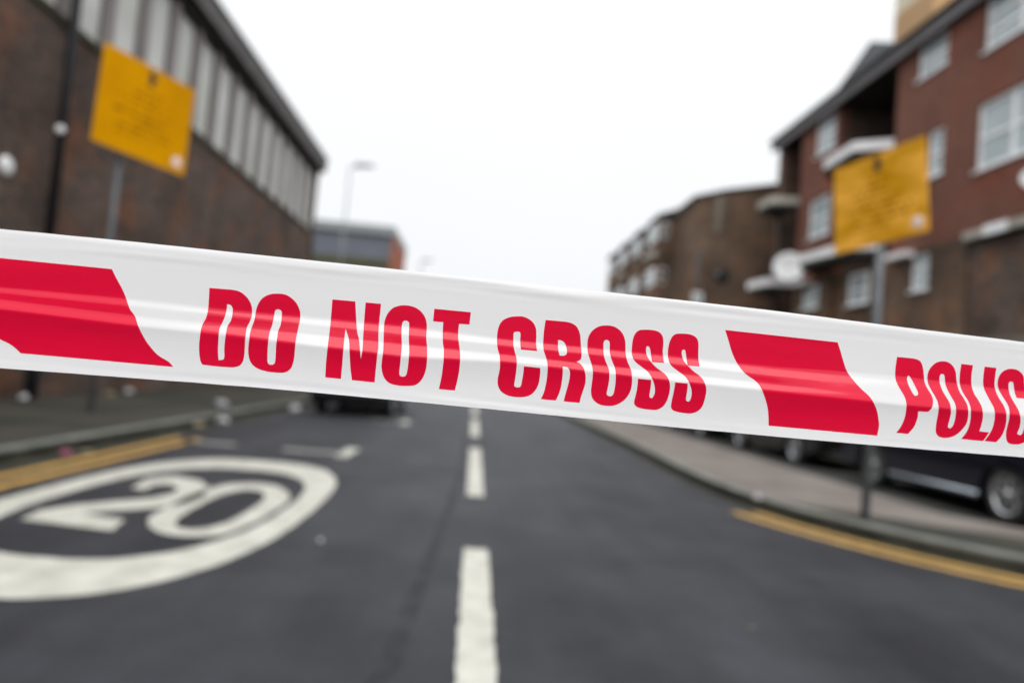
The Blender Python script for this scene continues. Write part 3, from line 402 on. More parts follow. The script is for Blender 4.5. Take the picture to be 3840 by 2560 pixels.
('POLICE',[(35827,115072),(37346,115070),(37416,114508),(36750,114505),(36775,114358),(36800,114210),(36840,114065),(36905,113924),(36985,113785),(37048,113644),(37623,113626),(37806,113141),(37279,113143),(37316,113018),(37355,112895),(37391,112769),(37413,112636),(37417,112497),(37415,112355),(37415,112202),(37457,112034),(37502,111883),(37541,111718),(37575,111546),(37605,111372),(37633,111202),(38260,111183),(38086,110524),(36552,110541),(36641,110675),(36728,110808),(36792,110959),(36818,111091),(36830,111234),(36830,111385),(36819,111539),(36802,111669),(36775,111806),(36742,111944),(36704,112075),(36678,112193),(36675,112352),(36669,112486),(36647,112619),(36600,112754),(36531,112887),(36455,113034),(36388,113161),(36312,113298),(36244,113438),(36185,113574),(36135,113706),(36081,113836),(36027,113962),(35980,114082),(35931,114225),(35897,114360),(35870,114509),(35855,114641),(35844,114783),(35836,114928)],None),
('block',[(14875,115841),(22138,115745),(22221,115589),(22304,115432),(22387,115269),(22466,115101),(22545,114926),(22635,114735),(22713,114572),(22796,114395),(22887,114218),(22987,114055),(23086,113913),(23185,113783),(23288,113658),(23395,113531),(23513,113398),(23645,113264),(23780,113135),(23909,113017),(24034,112916),(24158,112826),(24274,112741),(24378,112652),(24492,112531),(24591,112409),(24689,112275),(24811,112122),(24938,111957),(25048,111791),(25138,111624),(25211,111456),(25273,111293),(25328,111145),(25373,111001),(25403,110838),(25410,110691),(25406,110531),(25395,110365),(25385,110202),(18314,110277),(18285,110457),(18256,110640),(18224,110817),(18189,110978),(18141,111155),(18090,111309),(18025,111473),(17961,111614),(17888,111763),(17808,111912),(17726,112056),(17615,112242),(17507,112422),(17418,112582),(17326,112715),(17223,112828),(17102,112929),(16962,113015),(16810,113089),(16665,113167),(16532,113247),(16406,113330),(16282,113434),(16155,113572),(16030,113729),(15915,113877),(15782,114054),(15665,114229),(15585,114360),(15506,114500),(15426,114655),(15363,114787),(15299,114929),(15234,115077),(15166,115226),(15095,115377),(15022,115531),(14948,115686)],None),
('block2',[(-28215,116016),(-20469,115989),(-20390,115832),(-20311,115675),(-20230,115520),(-20141,115368),(-20049,115218),(-19963,115068),(-19885,114915),(-19813,114762),(-19746,114609),(-19683,114448),(-19609,114284),(-19532,114137),(-19453,113971),(-19372,113827),(-19245,113683),(-19115,113526),(-19012,113323),(-18908,113105),(-18807,112901),(-18718,112693),(-18646,112542),(-18565,112384),(-18476,112233),(-18380,112091),(-18276,111955),(-18171,111828),(-18015,111652),(-17858,111503),(-17700,111398),(-17541,111312),(-17378,111236),(-17222,111149),(-17083,111017),(-16948,110871),(-25095,110931),(-25228,111052),(-25365,111170),(-25501,111278),(-25666,111383),(-25821,111455),(-25998,111526),(-26162,111595),(-26303,111643),(-26433,111689),(-26554,111782),(-26641,111900),(-26723,112048),(-26797,112213),(-26863,112385),(-26906,112528),(-26940,112680),(-26970,112836),(-26999,112994),(-27034,113148),(-27098,113296),(-27188,113440),(-27285,113587),(-27375,113742),(-27453,113911),(-27533,114096),(-27638,114296),(-27734,114504),(-27805,114715),(-27875,114926),(-27944,115139),(-28012,115357),(-28080,115577),(-28148,115797)],None),
]

# ------------------------------------------------------------------ ground, road, pavements
struct(MB().box(-600, 600, -200, 900, -0.5, -0.012, 'asphalt_dark').build('ground'))
struct(MB().poly([(-12, -12, 0), (14, -12, 0), (14, 120, 0), (-12, 120, 0)], [(0, 1, 2, 3)], 'asphalt').build('road'))

def offset_line(pts, d):
    out = []
    for i, p in enumerate(pts):
        a = Vector(pts[max(i-1, 0)]); b = Vector(pts[min(i+1, len(pts)-1)])
        t = (b - a).normalized(); nrm = Vector((-t.y, t.x))
        out.append((p[0] + nrm.x*d, p[1] + nrm.y*d))
    return out
def smooth_line(pts, k=6):
    out = []
    P = [Vector(p) for p in pts]
    for i in range(len(P)-1):
        p0 = P[max(i-1, 0)]; p1 = P[i]; p2 = P[i+1]; p3 = P[min(i+2, len(P)-1)]
        for q in range(k):
            t = q/k
            out.append(tuple(.5*((2*p1)+(-p0+p2)*t+(2*p0-5*p1+4*p2-p3)*t*t+(-p0+3*p1-3*p2+p3)*t**3)))
    out.append(tuple(P[-1]))
    return out
def strip(mb, a, b, z0, z1, m):
    """solid strip between two matching polylines"""
    for i in range(len(a)-1):
        q = [a[i], a[i+1], b[i+1], b[i]]
        if z1 - z0 < 1e-5:
            mb.poly([(p[0], p[1], z0) for p in q], [(0, 1, 2, 3)], m)
        else:
            mb.prism(q, z0, z1, m)
    return mb

# right kerb: straight along the street, then round the junction corner towards the camera
kr = smooth_line([(2.95, 110), (2.95, 60), (2.93, 30), (2.90, 17), (2.88, 12.5), (2.80, 8.8), (2.84, 7.4), (3.02, 6.45), (3.36, 5.70), (3.80, 5.06), (4.30, 4.60), (5.1, 4.20), (6.6, 3.9), (13.9, 3.8)])
kr_in = offset_line(kr, 0.13)
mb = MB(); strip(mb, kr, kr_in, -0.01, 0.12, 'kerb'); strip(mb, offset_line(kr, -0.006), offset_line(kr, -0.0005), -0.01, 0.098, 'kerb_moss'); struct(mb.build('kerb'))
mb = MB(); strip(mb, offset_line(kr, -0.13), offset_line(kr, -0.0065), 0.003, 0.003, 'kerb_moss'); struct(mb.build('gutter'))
far = [(4.75, p[1]) if p[1] > 8 else (p[0], p[1]) for p in kr]
slab_edge = []
for p in kr_in:
    if p[1] > 7.0: slab_edge.append((4.72, p[1]))
    else:
        t = min(1, (7.0 - p[1])/3.2); slab_edge.append((4.72 + t*t*9.0 + (0.4*t), p[1] + 0.9*t))
# slabs (far part), tarmac patch (near the corner)
idx = [i for i, p in enumerate(kr_in) if p[1] >= 6.5]
last = idx[-1]
mb = MB(); strip(mb, kr_in[:last+1], [(4.74, p[1]) for p in kr_in[:last+1]], -0.01, 0.116, 'slabs')
y6 = kr_in[last][1]
mb.prism([kr_in[last], (3.55, 6.38), (4.1, 5.95), (4.74, 5.62), (5.4, 5.42), (5.6, 5.75), (5.2, 6.0), (4.74, y6)], -0.01, 0.116, 'slabs')
struct(mb.build('pavement'))
near = [kr_in[last], *kr_in[last+1:], (13.9, 5.2), (8.0, 5.2), (5.4, 5.42), (4.74, 5.62), (4.1, 5.95), (3.55, 6.38)]
mb = MB(); bm = mb.bm
ii = mb.mi('mossy')
tri = tessellate_polygon([[Vector((p[0], p[1], 0)) for p in near]])
vv = [bm.verts.new((p[0], p[1], 0.114)) for p in near]
for t in tri:
    try: bm.faces.new([vv[k] for k in t]).material_index = ii
    except ValueError: pass
struct(mb.build('pavement'))
# parking strip before the flats
struct(MB().box(4.745, 11.45, 5.6, 60, -0.011, 0.020, 'asphalt_dark').build('parking_strip'))

# left kerb and pavement
kl = [(-3.95, y) for y in (-6, 0, 3, 6, 9, 12, 16, 22, 30, 50, 110)]
kl_in = [(-4.09, p[1]) for p in kl]
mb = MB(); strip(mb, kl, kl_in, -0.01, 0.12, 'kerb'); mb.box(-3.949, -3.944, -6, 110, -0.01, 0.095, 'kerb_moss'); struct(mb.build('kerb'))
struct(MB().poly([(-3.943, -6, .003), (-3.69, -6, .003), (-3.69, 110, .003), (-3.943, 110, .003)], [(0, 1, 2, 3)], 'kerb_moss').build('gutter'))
struct(MB().box(-7.25, -4.092, -6, 110, -0.011, 0.115, 'mossy').build('pavement'))

# ------------------------------------------------------------------ road markings
def jitter_poly(pts, amp, step=0.05):
    out = []
    for i, p in enumerate(pts):
        a = Vector(p); b = Vector(pts[(i+1) % len(pts)])
        k = max(1, int((b-a).length/step))
        for q in range(k):
            c = a.lerp(b, q/k)
            o = noise.noise_vector(Vector((c.x*14, c.y*14, 3.1)))
            out.append((c.x + o.x*amp, c.y + o.y*amp))
    return out
def flat(name, loops_list, m, z=0.004):
    mb = MB(); i = mb.mi(m)
    for loops in loops_list:
        L3 = [[Vector((p[0], p[1], 0)) for p in lp] for lp in loops]
        vs = [mb.bm.verts.new((p.x, p.y, z)) for lp in L3 for p in lp]
        for t in tessellate_polygon(L3):
            try: mb.bm.faces.new([vs[k] for k in t]).material_index = i
            except ValueError: pass
    return struct(mb.build(name))
def rect(x0, x1, y0, y1): return [(x0, y0), (x1, y0), (x1, y1), (x0, y1)]
for a, b in ((0.45, 4.42), (6.28, 10.2), (12.1, 16.3), (18.2, 22.2), (24.2, 28.2), (30.2, 34.2), (36.2, 40.2)):
    flat('centre_line_marking', [[jitter_poly(rect(0.028, 0.182, a, b), 0.012)]], 'white_paint')
def superell(cx, cy, a, b, nn, k=96):
    o = []
    for i in range(k):
        t = 2*PI*i/k; c, s = math.cos(t), math.sin(t)
        o.append((cx + a*math.copysign(abs(c)**(2/nn), c), cy + b*math.copysign(abs(s)**(2/nn), s)))
    return o
D2 = [(-2.57, 5.50), (-2.66, 5.95), (-2.52, 6.14), (-2.25, 6.02), (-2.06, 5.73), (-1.975, 5.373), (-1.995, 5.076), (-2.11, 4.89), (-2.3, 4.73), (-2.46, 4.60), (-2.13, 4.51), (-2.06, 4.23), (-2.66, 4.34), (-2.70, 4.59), (-2.60, 4.816), (-2.44, 5.02), (-2.27, 5.21), (-2.215, 5.42), (-2.27, 5.63), (-2.40, 5.77), (-2.48, 5.69), (-2.46, 5.47)]
O1 = [(-1.84, 6.07), (-1.64, 6.05), (-1.44, 5.769), (-1.36, 5.463), (-1.35, 5.025), (-1.38, 4.60), (-1.45, 4.31), (-1.59, 4.23), (-1.76, 4.24), (-1.92, 4.39), (-2.01, 4.58), (-2.05, 4.84), (-2.08, 5.24), (-2.065, 5.64), (-2.00, 5.92)]
O2 = [(-1.775, 5.78), (-1.64, 5.72), (-1.55, 5.50), (-1.52, 5.17), (-1.52, 4.78), (-1.56, 4.54), (-1.63, 4.41), (-1.73, 4.40), (-1.81, 4.50), (-1.86, 4.70), (-1.88, 5.0), (-1.89, 5.33), (-1.865, 5.6)]
def closed(pts):
    P = [Vector(p) for p in pts]; k = len(P); o = []
    for i in range(k):
        p0, p1, p2, p3 = P[i-1], P[i], P[(i+1) % k], P[(i+2) % k]
        for q in range(4):
            t = q/4
            o.append(tuple(.5*((2*p1)+(-p0+p2)*t+(2*p0-5*p1+4*p2-p3)*t*t+(-p0+3*p1-3*p2+p3)*t**3)))
    return o
flat('speed_roundel_marking', [
    [jitter_poly(superell(-2.10, 5.21, 1.0, 2.18, 2.7), 0.012), jitter_poly(superell(-2.08, 5.20, 0.78, 1.57, 2.5), 0.012)],
    [jitter_poly(D2, 0.008)], [jitter_poly(closed(O1), 0.008), jitter_poly(closed(O2), 0.008)]], 'white_paint')
flat('tar_joint', [[jitter_poly([(-0.30, 2.0), (-0.23, 2.0), (-0.16, 3.4), (-0.10, 5.0), (-0.03, 7.6), (-0.02, 12.0), (-0.06, 12.0), (-0.08, 7.6), (-0.17, 5.0), (-0.23, 3.4)], 0.025)]], 'tar', 0.0025)
# parking bay marks on the left
flat('parking_bay_marking', [[jitter_poly(rect(-3.42, -2.8, 8.42, 8.58), 0.02)]], 'worn_paint')
flat('parking_bay_marking', [[jitter_poly(rect(-2.22, -1.5, 8.35, 8.52), 0.02)]], 'worn_paint')
flat('parking_bay_marking', [[jitter_poly(rect(-1.56, -1.40, 8.15, 9.05), 0.02)]], 'white_paint')
flat('parking_bay_marking', [[jitter_poly(rect(-2.0, -1.38, 13.7, 13.85), 0.02)]], 'worn_paint')
flat('parking_bay_marking', [[jitter_poly(rect(-1.38, -1.22, 13.5, 14.3), 0.02)]], 'white_paint')
# double yellow lines
for x in (-3.36, -3.60):
    flat('yellow_line_marking', [[jitter_poly(rect(x-0.055, x+0.055, -6, 8.8), 0.010)]], 'yellow_paint')
i6 = [i for i, p in enumerate(kr) if p[1] < 6.7]
seg = kr[i6[0]:]
for d in (-0.17, -0.40):
    a = offset_line(seg, d+0.055); b = offset_line(seg, d-0.055)
    mb = MB(); strip(mb, a, b, 0.004, 0.004, 'yellow_paint')
    struct(mb.build('yellow_line_marking'))

# ------------------------------------------------------------------ the barrier tape
def tape_tables():
    SG = np.linspace(-.7, .8, 301); VG = np.linspace(0, 1, 401)
    top = np.interp(SG, TOPX, TOPZ); bot = np.interp(SG, BOTX, BOTZ)
    T = np.zeros((301, 401))
    for i, s in enumerate(SG):
        a, b, c, d = [np.interp(s, BX, [r[k] for r in BV]) for k in range(4)]
        m = min(max((s-.18)/.05, 0), 1); m = m*m*(3-2*m)
        g = -3*(1-m)+10*m
        xs = [0, .012, .035, .07, .2, a-.012, a+.004, (a+b)/2, b-.006, b+.01, c-.012, c+.004, (c+d)/2, d-.004, d+.022, .8, .95, 1]
        ys = [14, 7, -4, -10, -10, -9.5, 0.5, 13, 10, g, g, 9, 13, 8, -20, -13, -5, -1]
        T[i] = np.interp(VG, xs, ys)
    k = np.exp(-np.linspace(-2, 2, 9)**2); k /= k.sum()
    for i in range(301): T[i] = np.convolve(np.pad(T[i], 4, 'edge'), k, 'valid')
    dv = 1/400.
    Dp = np.concatenate([np.zeros((301, 1)), np.cumsum((T[:, 1:]+T[:, :-1])/2, axis=1)*dv], axis=1)*np.pi/180
    Dp = Dp*(top-bot)[:, None]
    Dp -= Dp.mean(axis=1, keepdims=True)
    return SG, VG, top, bot, Dp
SG, VG, TTOP, TBOT, TD = tape_tables()
TY0, TA = 0.40, 0.05
def film(s, z):
    """depth of the curved film towards the street's near end"""
    i = min(max((s-SG[0])/(SG[1]-SG[0]), 0), 299.999); i0 = int(i); f = i-i0
    tp = TTOP[i0]*(1-f)+TTOP[i0+1]*f; bt = TBOT[i0]*(1-f)+TBOT[i0+1]*f
    v = min(max((tp-z)/(tp-bt), 0), 1)
    j = min(v*400, 399.999); j0 = int(j); g = j-j0
    d = (TD[i0, j0]*(1-g)+TD[i0, j0+1]*g)*(1-f)+(TD[i0+1, j0]*(1-g)+TD[i0+1, j0+1]*g)*f
    edge = math.exp(-((v-.07)/.06)**2) + .7*math.exp(-((v-.96)/.04)**2)
    crease = 0.00065*edge*noise.noise(Vector((s*11, v*16, 4.2))) + 0.0006*noise.noise(Vector((s*5+v*2.5, v*1.3, 8.0)))
    return d + crease + 0.00012*noise.noise(Vector((s*9, z*60, 1.7)))*2
def film_pt(s, z, lift=0.0):
    return Vector((s, TY0 + TA*s - film(s, z) - lift, z))
def film_n(s, z):
    h = 4e-4
    a = film_pt(s+h*4, z)-film_pt(s-h*4, z); b = film_pt(s, z+h)-film_pt(s, z-h)
    return a.cross(b).normalized()

M['film'] = mat('white_polythene_film', (0.91, 0.91, 0.92), 0.11, ior=1.62, transl=0.34, bump=0.012, bscale=150, stretch=(0.15, 1, 1.4))
M['film_red'] = mat('red_print', (0.82, 0.0, 0.042), 0.11, ior=1.62, transl=0.22, var=0.05, scale=90, bump=0.012, bscale=150, stretch=(0.15, 1, 1.4))
M['speck'] = mat('dirt_speck', (0.05, 0.04, 0.04), 0.8)

def finish(me, lift):
    vs = me.vertices
    nr = [film_n(v.co.x, v.co.z) for v in vs]
    for v in vs:
        v.co = film_pt(v.co.x, v.co.z, lift)
    me.polygons.foreach_set('use_smooth', [True]*len(me.polygons))
    me.update()
    me.normals_split_custom_set_from_vertices([tuple(n_) for n_ in nr])
NS, NV = 300, 150
vs, fs = [], []
for i in range(NS+1):
    s = -.7 + 1.5*i/NS
    tp = float(np.interp(s, SG, TTOP)); bt = float(np.interp(s, SG, TBOT))
    tp += 0.0005*noise.noise(Vector((s*9, 2.0, 0))) + 0.00015*noise.noise(Vector((s*60, 2.0, 0)))
    bt += 0.0005*noise.noise(Vector((s*8, 7.0, 0))) + 0.00015*noise.noise(Vector((s*60, 5.0, 0)))
    for j in range(NV+1):
        vs.append((s, 0, tp+(bt-tp)*j/NV))
for i in range(NS):
    for j in range(NV):
        a = i*(NV+1)+j
        fs.append((a, a+1, a+NV+2, a+NV+1))
me = bpy.data.meshes.new('barrier_tape'); me.from_pydata(vs, [], fs); me.materials.append(M['film'])
finish(me, 0)
tape = bpy.data.objects.new('barrier_tape', me); C.objects.link(tape)
tag(tape, 'white plastic barrier tape with red DO NOT CROSS print stretched across the street', 'barrier tape')

def print_part(name, shapes, label=None):
    bm = bmesh.new()
    for outer, hole in shapes:
        loops = [[Vector((x*1e-5, 0, z*1e-5)) for x, z in lp] for lp in ([outer] + ([hole] if hole else []))]
        vv = [bm.verts.new(p) for lp in loops for p in lp]
        for t in tessellate_polygon([[Vector((p.x, p.z, 0)) for p in lp] for lp in loops]):
            try: bm.faces.new([vv[k] for k in t])
            except ValueError: pass
    zs = [v.co.z for v in bm.verts]; xs = [v.co.x for v in bm.verts]
    z = min(zs)+0.0005
    while z < max(zs):
        bmesh.ops.bisect_plane(bm, geom=bm.verts[:]+bm.edges[:]+bm.faces[:], dist=1e-7, plane_co=(0, 0, z), plane_no=(0, 0, 1))
        z += 0.0008
    x = min(xs)+0.004
    while x < max(xs):
        bmesh.ops.bisect_plane(bm, geom=bm.verts[:]+bm.edges[:]+bm.faces[:], dist=1e-7, plane_co=(x, 0, 0), plane_no=(1, 0, 0))
        x += 0.006
    bmesh.ops.triangulate(bm, faces=bm.faces)
    for f in bm.faces:
        if f.normal.y > 0: f.normal_flip()
    m_ = bpy.data.meshes.new(name); bm.to_mesh(m_); bm.free()
    m_.materials.append(M['film_red'])
    finish(m_, 0.00006)
    o = bpy.data.objects.new(name, m_); C.objects.link(o); o.parent = tape
    if label: o['label'] = label
for w_ in ('DO', 'NOT', 'CROSS', 'POLICE'):
    print_part('printed_word', [(o, h) for nme, o, h in PRINT if nme == w_], 'red printed word %s' % w_)
print_part('printed_block', [(o, h) for nme, o, h in PRINT if nme == 'block'], 'slanting red block before the word POLICE')
print_part('printed_block', [(o, h) for nme, o, h in PRINT if nme == 'block2'], 'slanting red block before the words DO NOT CROSS')
mb = MB(); ii = mb.mi('speck')
for k in range(26):
    s = random.uniform(-.24, .32)
    tp = float(np.interp(s, SG, TTOP)); bt = float(np.interp(s, SG, TBOT))
    z = tp + (bt-tp)*random.choice((random.uniform(.42, .52), random.uniform(.05, .95)))
    r = random.uniform(.00008, .0002); c = film_pt(s, z, 0.0002)
    vv = [mb.bm.verts.new(c + Vector((r*math.cos(a)*random.uniform(.6, 1.3), 0, r*math.sin(a)*random.uniform(.6, 1.3)))) for a in np.linspace(0, 5.5, 7)]
    mb.bm.faces.new(vv).material_index = ii
o = mb.build('dirt_specks', tape)

# ------------------------------------------------------------------ building helpers
def wall_x(mb, X0, X1, y0, y1, z0, z1, holes, m):
    """wall slab between X0 and X1 with rectangular openings (ya, yb, za, zb)"""
    zs = sorted({z0, z1, *[h[2] for h in holes if z0 < h[2] < z1], *[h[3] for h in holes if z0 < h[3] < z1]})
    for za, zb in zip(zs, zs[1:]):
        cut = sorted([(h[0], h[1]) for h in holes if h[2] < zb-1e-6 and h[3] > za+1e-6])
        y = y0
        for a, b in cut:
            if a > y: mb.box(X0, X1, y, a, za, zb, m)
            y = max(y, b)
        if y < y1: mb.box(X0, X1, y, y1, za, zb, m)
    return mb
def window_x(parent, X, y0, y1, z0, z1, cols=1, rows=2, t=0.095, frame='white_upvc', pane='glass', side=1, label=None, curtain=True):
    """window in a wall whose outer face looks towards -X (side=1) or +X (side=-1)"""
    mb = MB()
    dp = 0.06 if side > 0 else 0.012
    xa, xb = (X+dp*side, X+(dp+.07)*side)
    xa, xb = min(xa, xb), max(xa, xb)
    mb.box(xa, xb, y0, y0+t, z0, z1, frame); mb.box(xa, xb, y1-t, y1, z0, z1, frame)
    mb.box(xa, xb, y0+t, y1-t, z0, z0+t, frame); mb.box(xa, xb, y0+t, y1-t, z1-t, z1, frame)
    for k in range(1, cols):
        yc = y0+(y1-y0)*k/cols
        mb.box(xa, xb, yc-t*.6, yc+t*.6, z0+t, z1-t, frame)
    for k in range(1, rows):
        zc = z0+(z1-z0)*(k/rows*0.9+0.03)
        e0 = y0+t
        for q in range(cols):
            e1 = y0+(y1-y0)*(q+1)/cols - t*.6 if q < cols-1 else y1-t
            mb.box(xa+.004, xb-.004, e0, e1, zc-t*.4, zc+t*.4, frame)
            e0 = e1+t*1.2
    if frame == 'white_upvc':
        mb.box(X-0.05*side if side > 0 else X-.06, X+0.055*side if side > 0 else X+0.05, y0-.04, y1+.04, z0-.05, z0-.003, 'white_upvc')
    w_ = mb.build('window', parent)
    xp = X+(dp+.04)*side
    p = MB()
    p.box(min(xp, xp+.01*side), max(xp, xp+.01*side), y0+t*.5, y1-t*.5, z0+t*.5, z1-t*.5, pane)
    p.build('pane', w_)
    if label: w_['label'] = label
    return w_

# ------------------------------------------------------------------ left: long brick hall with a strip of tall windows
X = -7.2
hall = thing('brick_hall', 'long brown brick hall with a high strip of pale windows, lining the left pavement', 'building', (X, 14, 0))
MB().box(X-0.35, X, 0.5, 28.5, 0, 6.22, 'brick_brown').build('wall', hall)
MB().box(X-12, X-0.36, 0.5, 28.5, 0, 9.3, 'brick_brown').build('rear_wall', hall)
MB().box(X-0.35, X+0.05, 0.5, 28.5, 6.222, 6.34, 'moss_sill').build('sill', hall)
pitch = 1.235
k = -9
while True:
    yc = 16.91 + k*pitch
    if yc > 28.3: break
    a, b = yc-.46, yc+.46
    window_x(hall, X, a, b, 6.342, 8.64, 1, 1, 0.05, 'old_frame', 'frosted', side=-1)
    MB().box(X-0.30, X+0.03, b+.003, min(b+pitch-.926, 28.45), 6.342, 8.64, 'pier').build('pier', hall)
    k += 1
MB().box(X-0.34, X+0.04, 28.25, 28.49, 6.342, 8.64, 'brick_brown').build('corner_pier', hall)
mb = MB()
mb.box(X-0.35, X+0.06, 0.5, 28.5, 8.643, 8.88, 'concrete_dark')  # shadow below the overhang, painted in as a darker concrete band
mb.box(X-0.35, X+0.30, 0.4, 28.6, 8.883, 9.38, 'concrete')
mb.build('fascia', hall)
MB().box(X-12.1, X+0.33, 0.3, 28.7, 9.383, 9.46, 'concrete_dark').build('roof', hall)
# rainwater pipe on the far end
MB().tube((X+.08, 28.3, 0.1), (X+.08, 28.3, 6.1), .05, 'black_gloss').build('downpipe', hall)

lamp = MB().lathe((X+.001, 10.42, 3.58), (1, 0, 0), [(0, .045), (.10, .04), (.14, .025), (.15, .0)], 'white_upvc').build('bulkhead_lamp')
tag(lamp, 'round white lamp fixed to the brown brick wall at the left edge', 'wall lamp')

# ------------------------------------------------------------------ far left: blue grey clad building
dep = thing('clad_building', 'flat roofed building with blue grey cladding and a red brick end beyond the brick hall', 'building', (-12, 58, 0))
MB().box(-22, -7.52, 55.0, 60, 9.45, 11.5, 'cladding').build('cladding', dep)
MB().box(-22.2, -7.34, 54.7, 64.2, 11.503, 12.2, 'light_fascia').build('fascia', dep)
MB().box(-7.517, -7.38, 54.9, 64, 0, 11.5, 'brick_orange').build('end_wall', dep)
MB().box(-22, -7.52, 54.6, 55.4, 9.0, 9.447, 'olive').build('ledge', dep)
MB().box(-22, -7.52, 54.9, 60, 0, 8.997, 'beige').build('wall', dep)
mb = MB().box(-12.5, -9.5, 54.85, 54.895, 0, 3.2, 'galv'); mb.build('shutter_door', dep)

# ------------------------------------------------------------------ street lamps
def street_lamp(x, y, h, r, label, arm=1.0, cap='galv', metal='galv'):
    t = thing('street_lamp', label, 'street lamp', (x, y, 0.1), 0, 'street lamps along the left pavement')
    mb = MB()
    mb.tube((x, y, 0.1), (x, y, 1.5), r*1.45, metal); mb.tube((x, y, 1.5), (x, y, h), r, metal, r*.6)
    mb.build('column', t)
    MB().tube((x, y, h-.04), (x+arm, y, h+.12), r*.55, metal).build('arm', t)
    mb = MB()
    mb.poly([(x+arm-.1, y-.16, h+.06), (x+arm+.75, y-.1, h+.12), (x+arm+.75, y+.1, h+.12), (x+arm-.1, y+.16, h+.06),
             (x+arm-.05, y-.1, h+.24), (x+arm+.65, y-.06, h+.24), (x+arm+.65, y+.06, h+.24), (x+arm-.05, y+.1, h+.24)],
            [(0, 3, 2, 1), (4, 5, 6, 7), (0, 1, 5, 4), (1, 2, 6, 5), (2, 3, 7, 6), (3, 0, 4, 7)], cap)
    mb.build('lamp_head', t)
    return t
street_lamp(-6.15, 29.6, 9.5, .055, 'slim grey street lamp standing past the end of the brick hall', 0.3, 'light_fascia', 'light_fascia')
street_lamp(-5.3, 58.0, 10.1, .075, 'farthest faint street lamp, just past the clad building', 0.2)
blk = thing('black_pole', 'tall black pole close to the brown brick wall with a white band clip', 'pole', (-6.95, 11.2, .115))
mb = MB(); mb.tube((-6.95, 11.2, .11), (-6.95, 11.2, 1.2), .10, 'black_gloss'); mb.tube((-6.95, 11.2, 1.2), (-6.95, 11.2, 9.0), .075, 'black_gloss')
mb.build('shaft', blk)
MB().lathe((-6.95+.03, 11.2-.085, 4.42), (0.3, -1, 0), [(0, .02), (.06, .02), (.065, .01), (.065, -.02)], 'white_upvc').build('white_disc', blk)

# ------------------------------------------------------------------ yellow notices on posts
def notice(px, py, cx, cy, zc, yaw, wd, ht, roll, post_top, pr, face, label, streaks, seed):
    t = thing('notice_sign', label, 'sign', (px, py, .115), 0, 'yellow notices on grey posts')
    MB().tube((px, py, .11), (px+ (0 if True else 0), py, post_top), pr, 'galv').build('post', t)
    u = Vector((math.cos(yaw), math.sin(yaw), 0)); nrm = Vector((u.y, -u.x, 0))
    up = Vector((0, 0, 1))
    uu = u*math.cos(roll) + up*math.sin(roll); vv = up*math.cos(roll) - u*math.sin(roll)
    c = Vector((cx, cy, zc))
    def P(a, b, d): return c + uu*a + vv*b + nrm*d
    def slab(mb, a0, a1, b0, b1, d0, d1, m):
        mb.poly([P(a0, b0, d0), P(a1, b0, d0), P(a1, b1, d0), P(a0, b1, d0), P(a0, b0, d1), P(a1, b0, d1), P(a1, b1, d1), P(a0, b1, d1)],
                [(0, 3, 2, 1), (4, 5, 6, 7), (0, 1, 5, 4), (1, 2, 6, 5), (2, 3, 7, 6), (3, 0, 4, 7)], m)
    mb = MB(); slab(mb, -wd/2, wd/2, -ht/2, ht/2, 0, .012, face)
    pn = mb.build('panel', t)
    rr = random.Random(seed)
    mb = MB()                                           # worn, unreadable print: irregular faded strokes
    for i, (wl, wr, th) in enumerate(((.10, .16, .014), (.16, .10, .020), (.30, .12, .016), (.22, .26, .008), (.34, .20, .022), (.12, .34, .014), (.28, .30, .024), (.30, .12, .012))):
        b = ht*(0.22 - i*0.074)
        a = -wd*wl; end = wd*wr
        while a < end:
            l = wd*rr.uniform(.02, .12); h_ = ht*th*rr.uniform(.6, 1.2)
            slab(mb, a, min(a+l, end), b-h_, b+h_, .0122, .0128, 'ink')
            a += l + wd*rr.uniform(.012, .05)
    mb.build('faded_print', pn)
    mb = MB()
    slab(mb, -wd*.02, wd*.03, ht*.30, ht*.46, .0122, .020, 'ink_black')
    slab(mb, wd*.0302, wd*.055, ht*.36, ht*.40, .0122, .019, 'ink_black')
    mb.build('fixing_clip', t)
    mb = MB(); ct = P(wd*.40, -ht*.38, .0125)
    mb.lathe(ct, nrm, [(0, .003), (.05*ht/.9, .003), (.055*ht/.9, 0)], 'sticker')
    mb.build('sticker', pn)
    for b in (-ht*.25, ht*.25):
        mb = MB(); slab(mb, -wd*.42, wd*.42, b-.02, b+.02, -.03, -.001, 'galv')
        mb.build('bracket', t)
    return t
notice(-5.27, 9.83, -5.02, 9.93, 4.426, R(-116.64+180), 1.478, 1.357, R(-1.7), 4.9, .04, 'sign_yellow',
       'large yellow notice on a grey post in front of the brown brick hall', 0, 3)
notice(3.575, 5.97, 3.54, 5.99, 3.015, R(-68.63), 0.932, 0.849, R(5.1), 3.3, .036, 'sign_glare',
       'crinkled yellow notice on a grey post in front of the red brick flats', 1, 5)

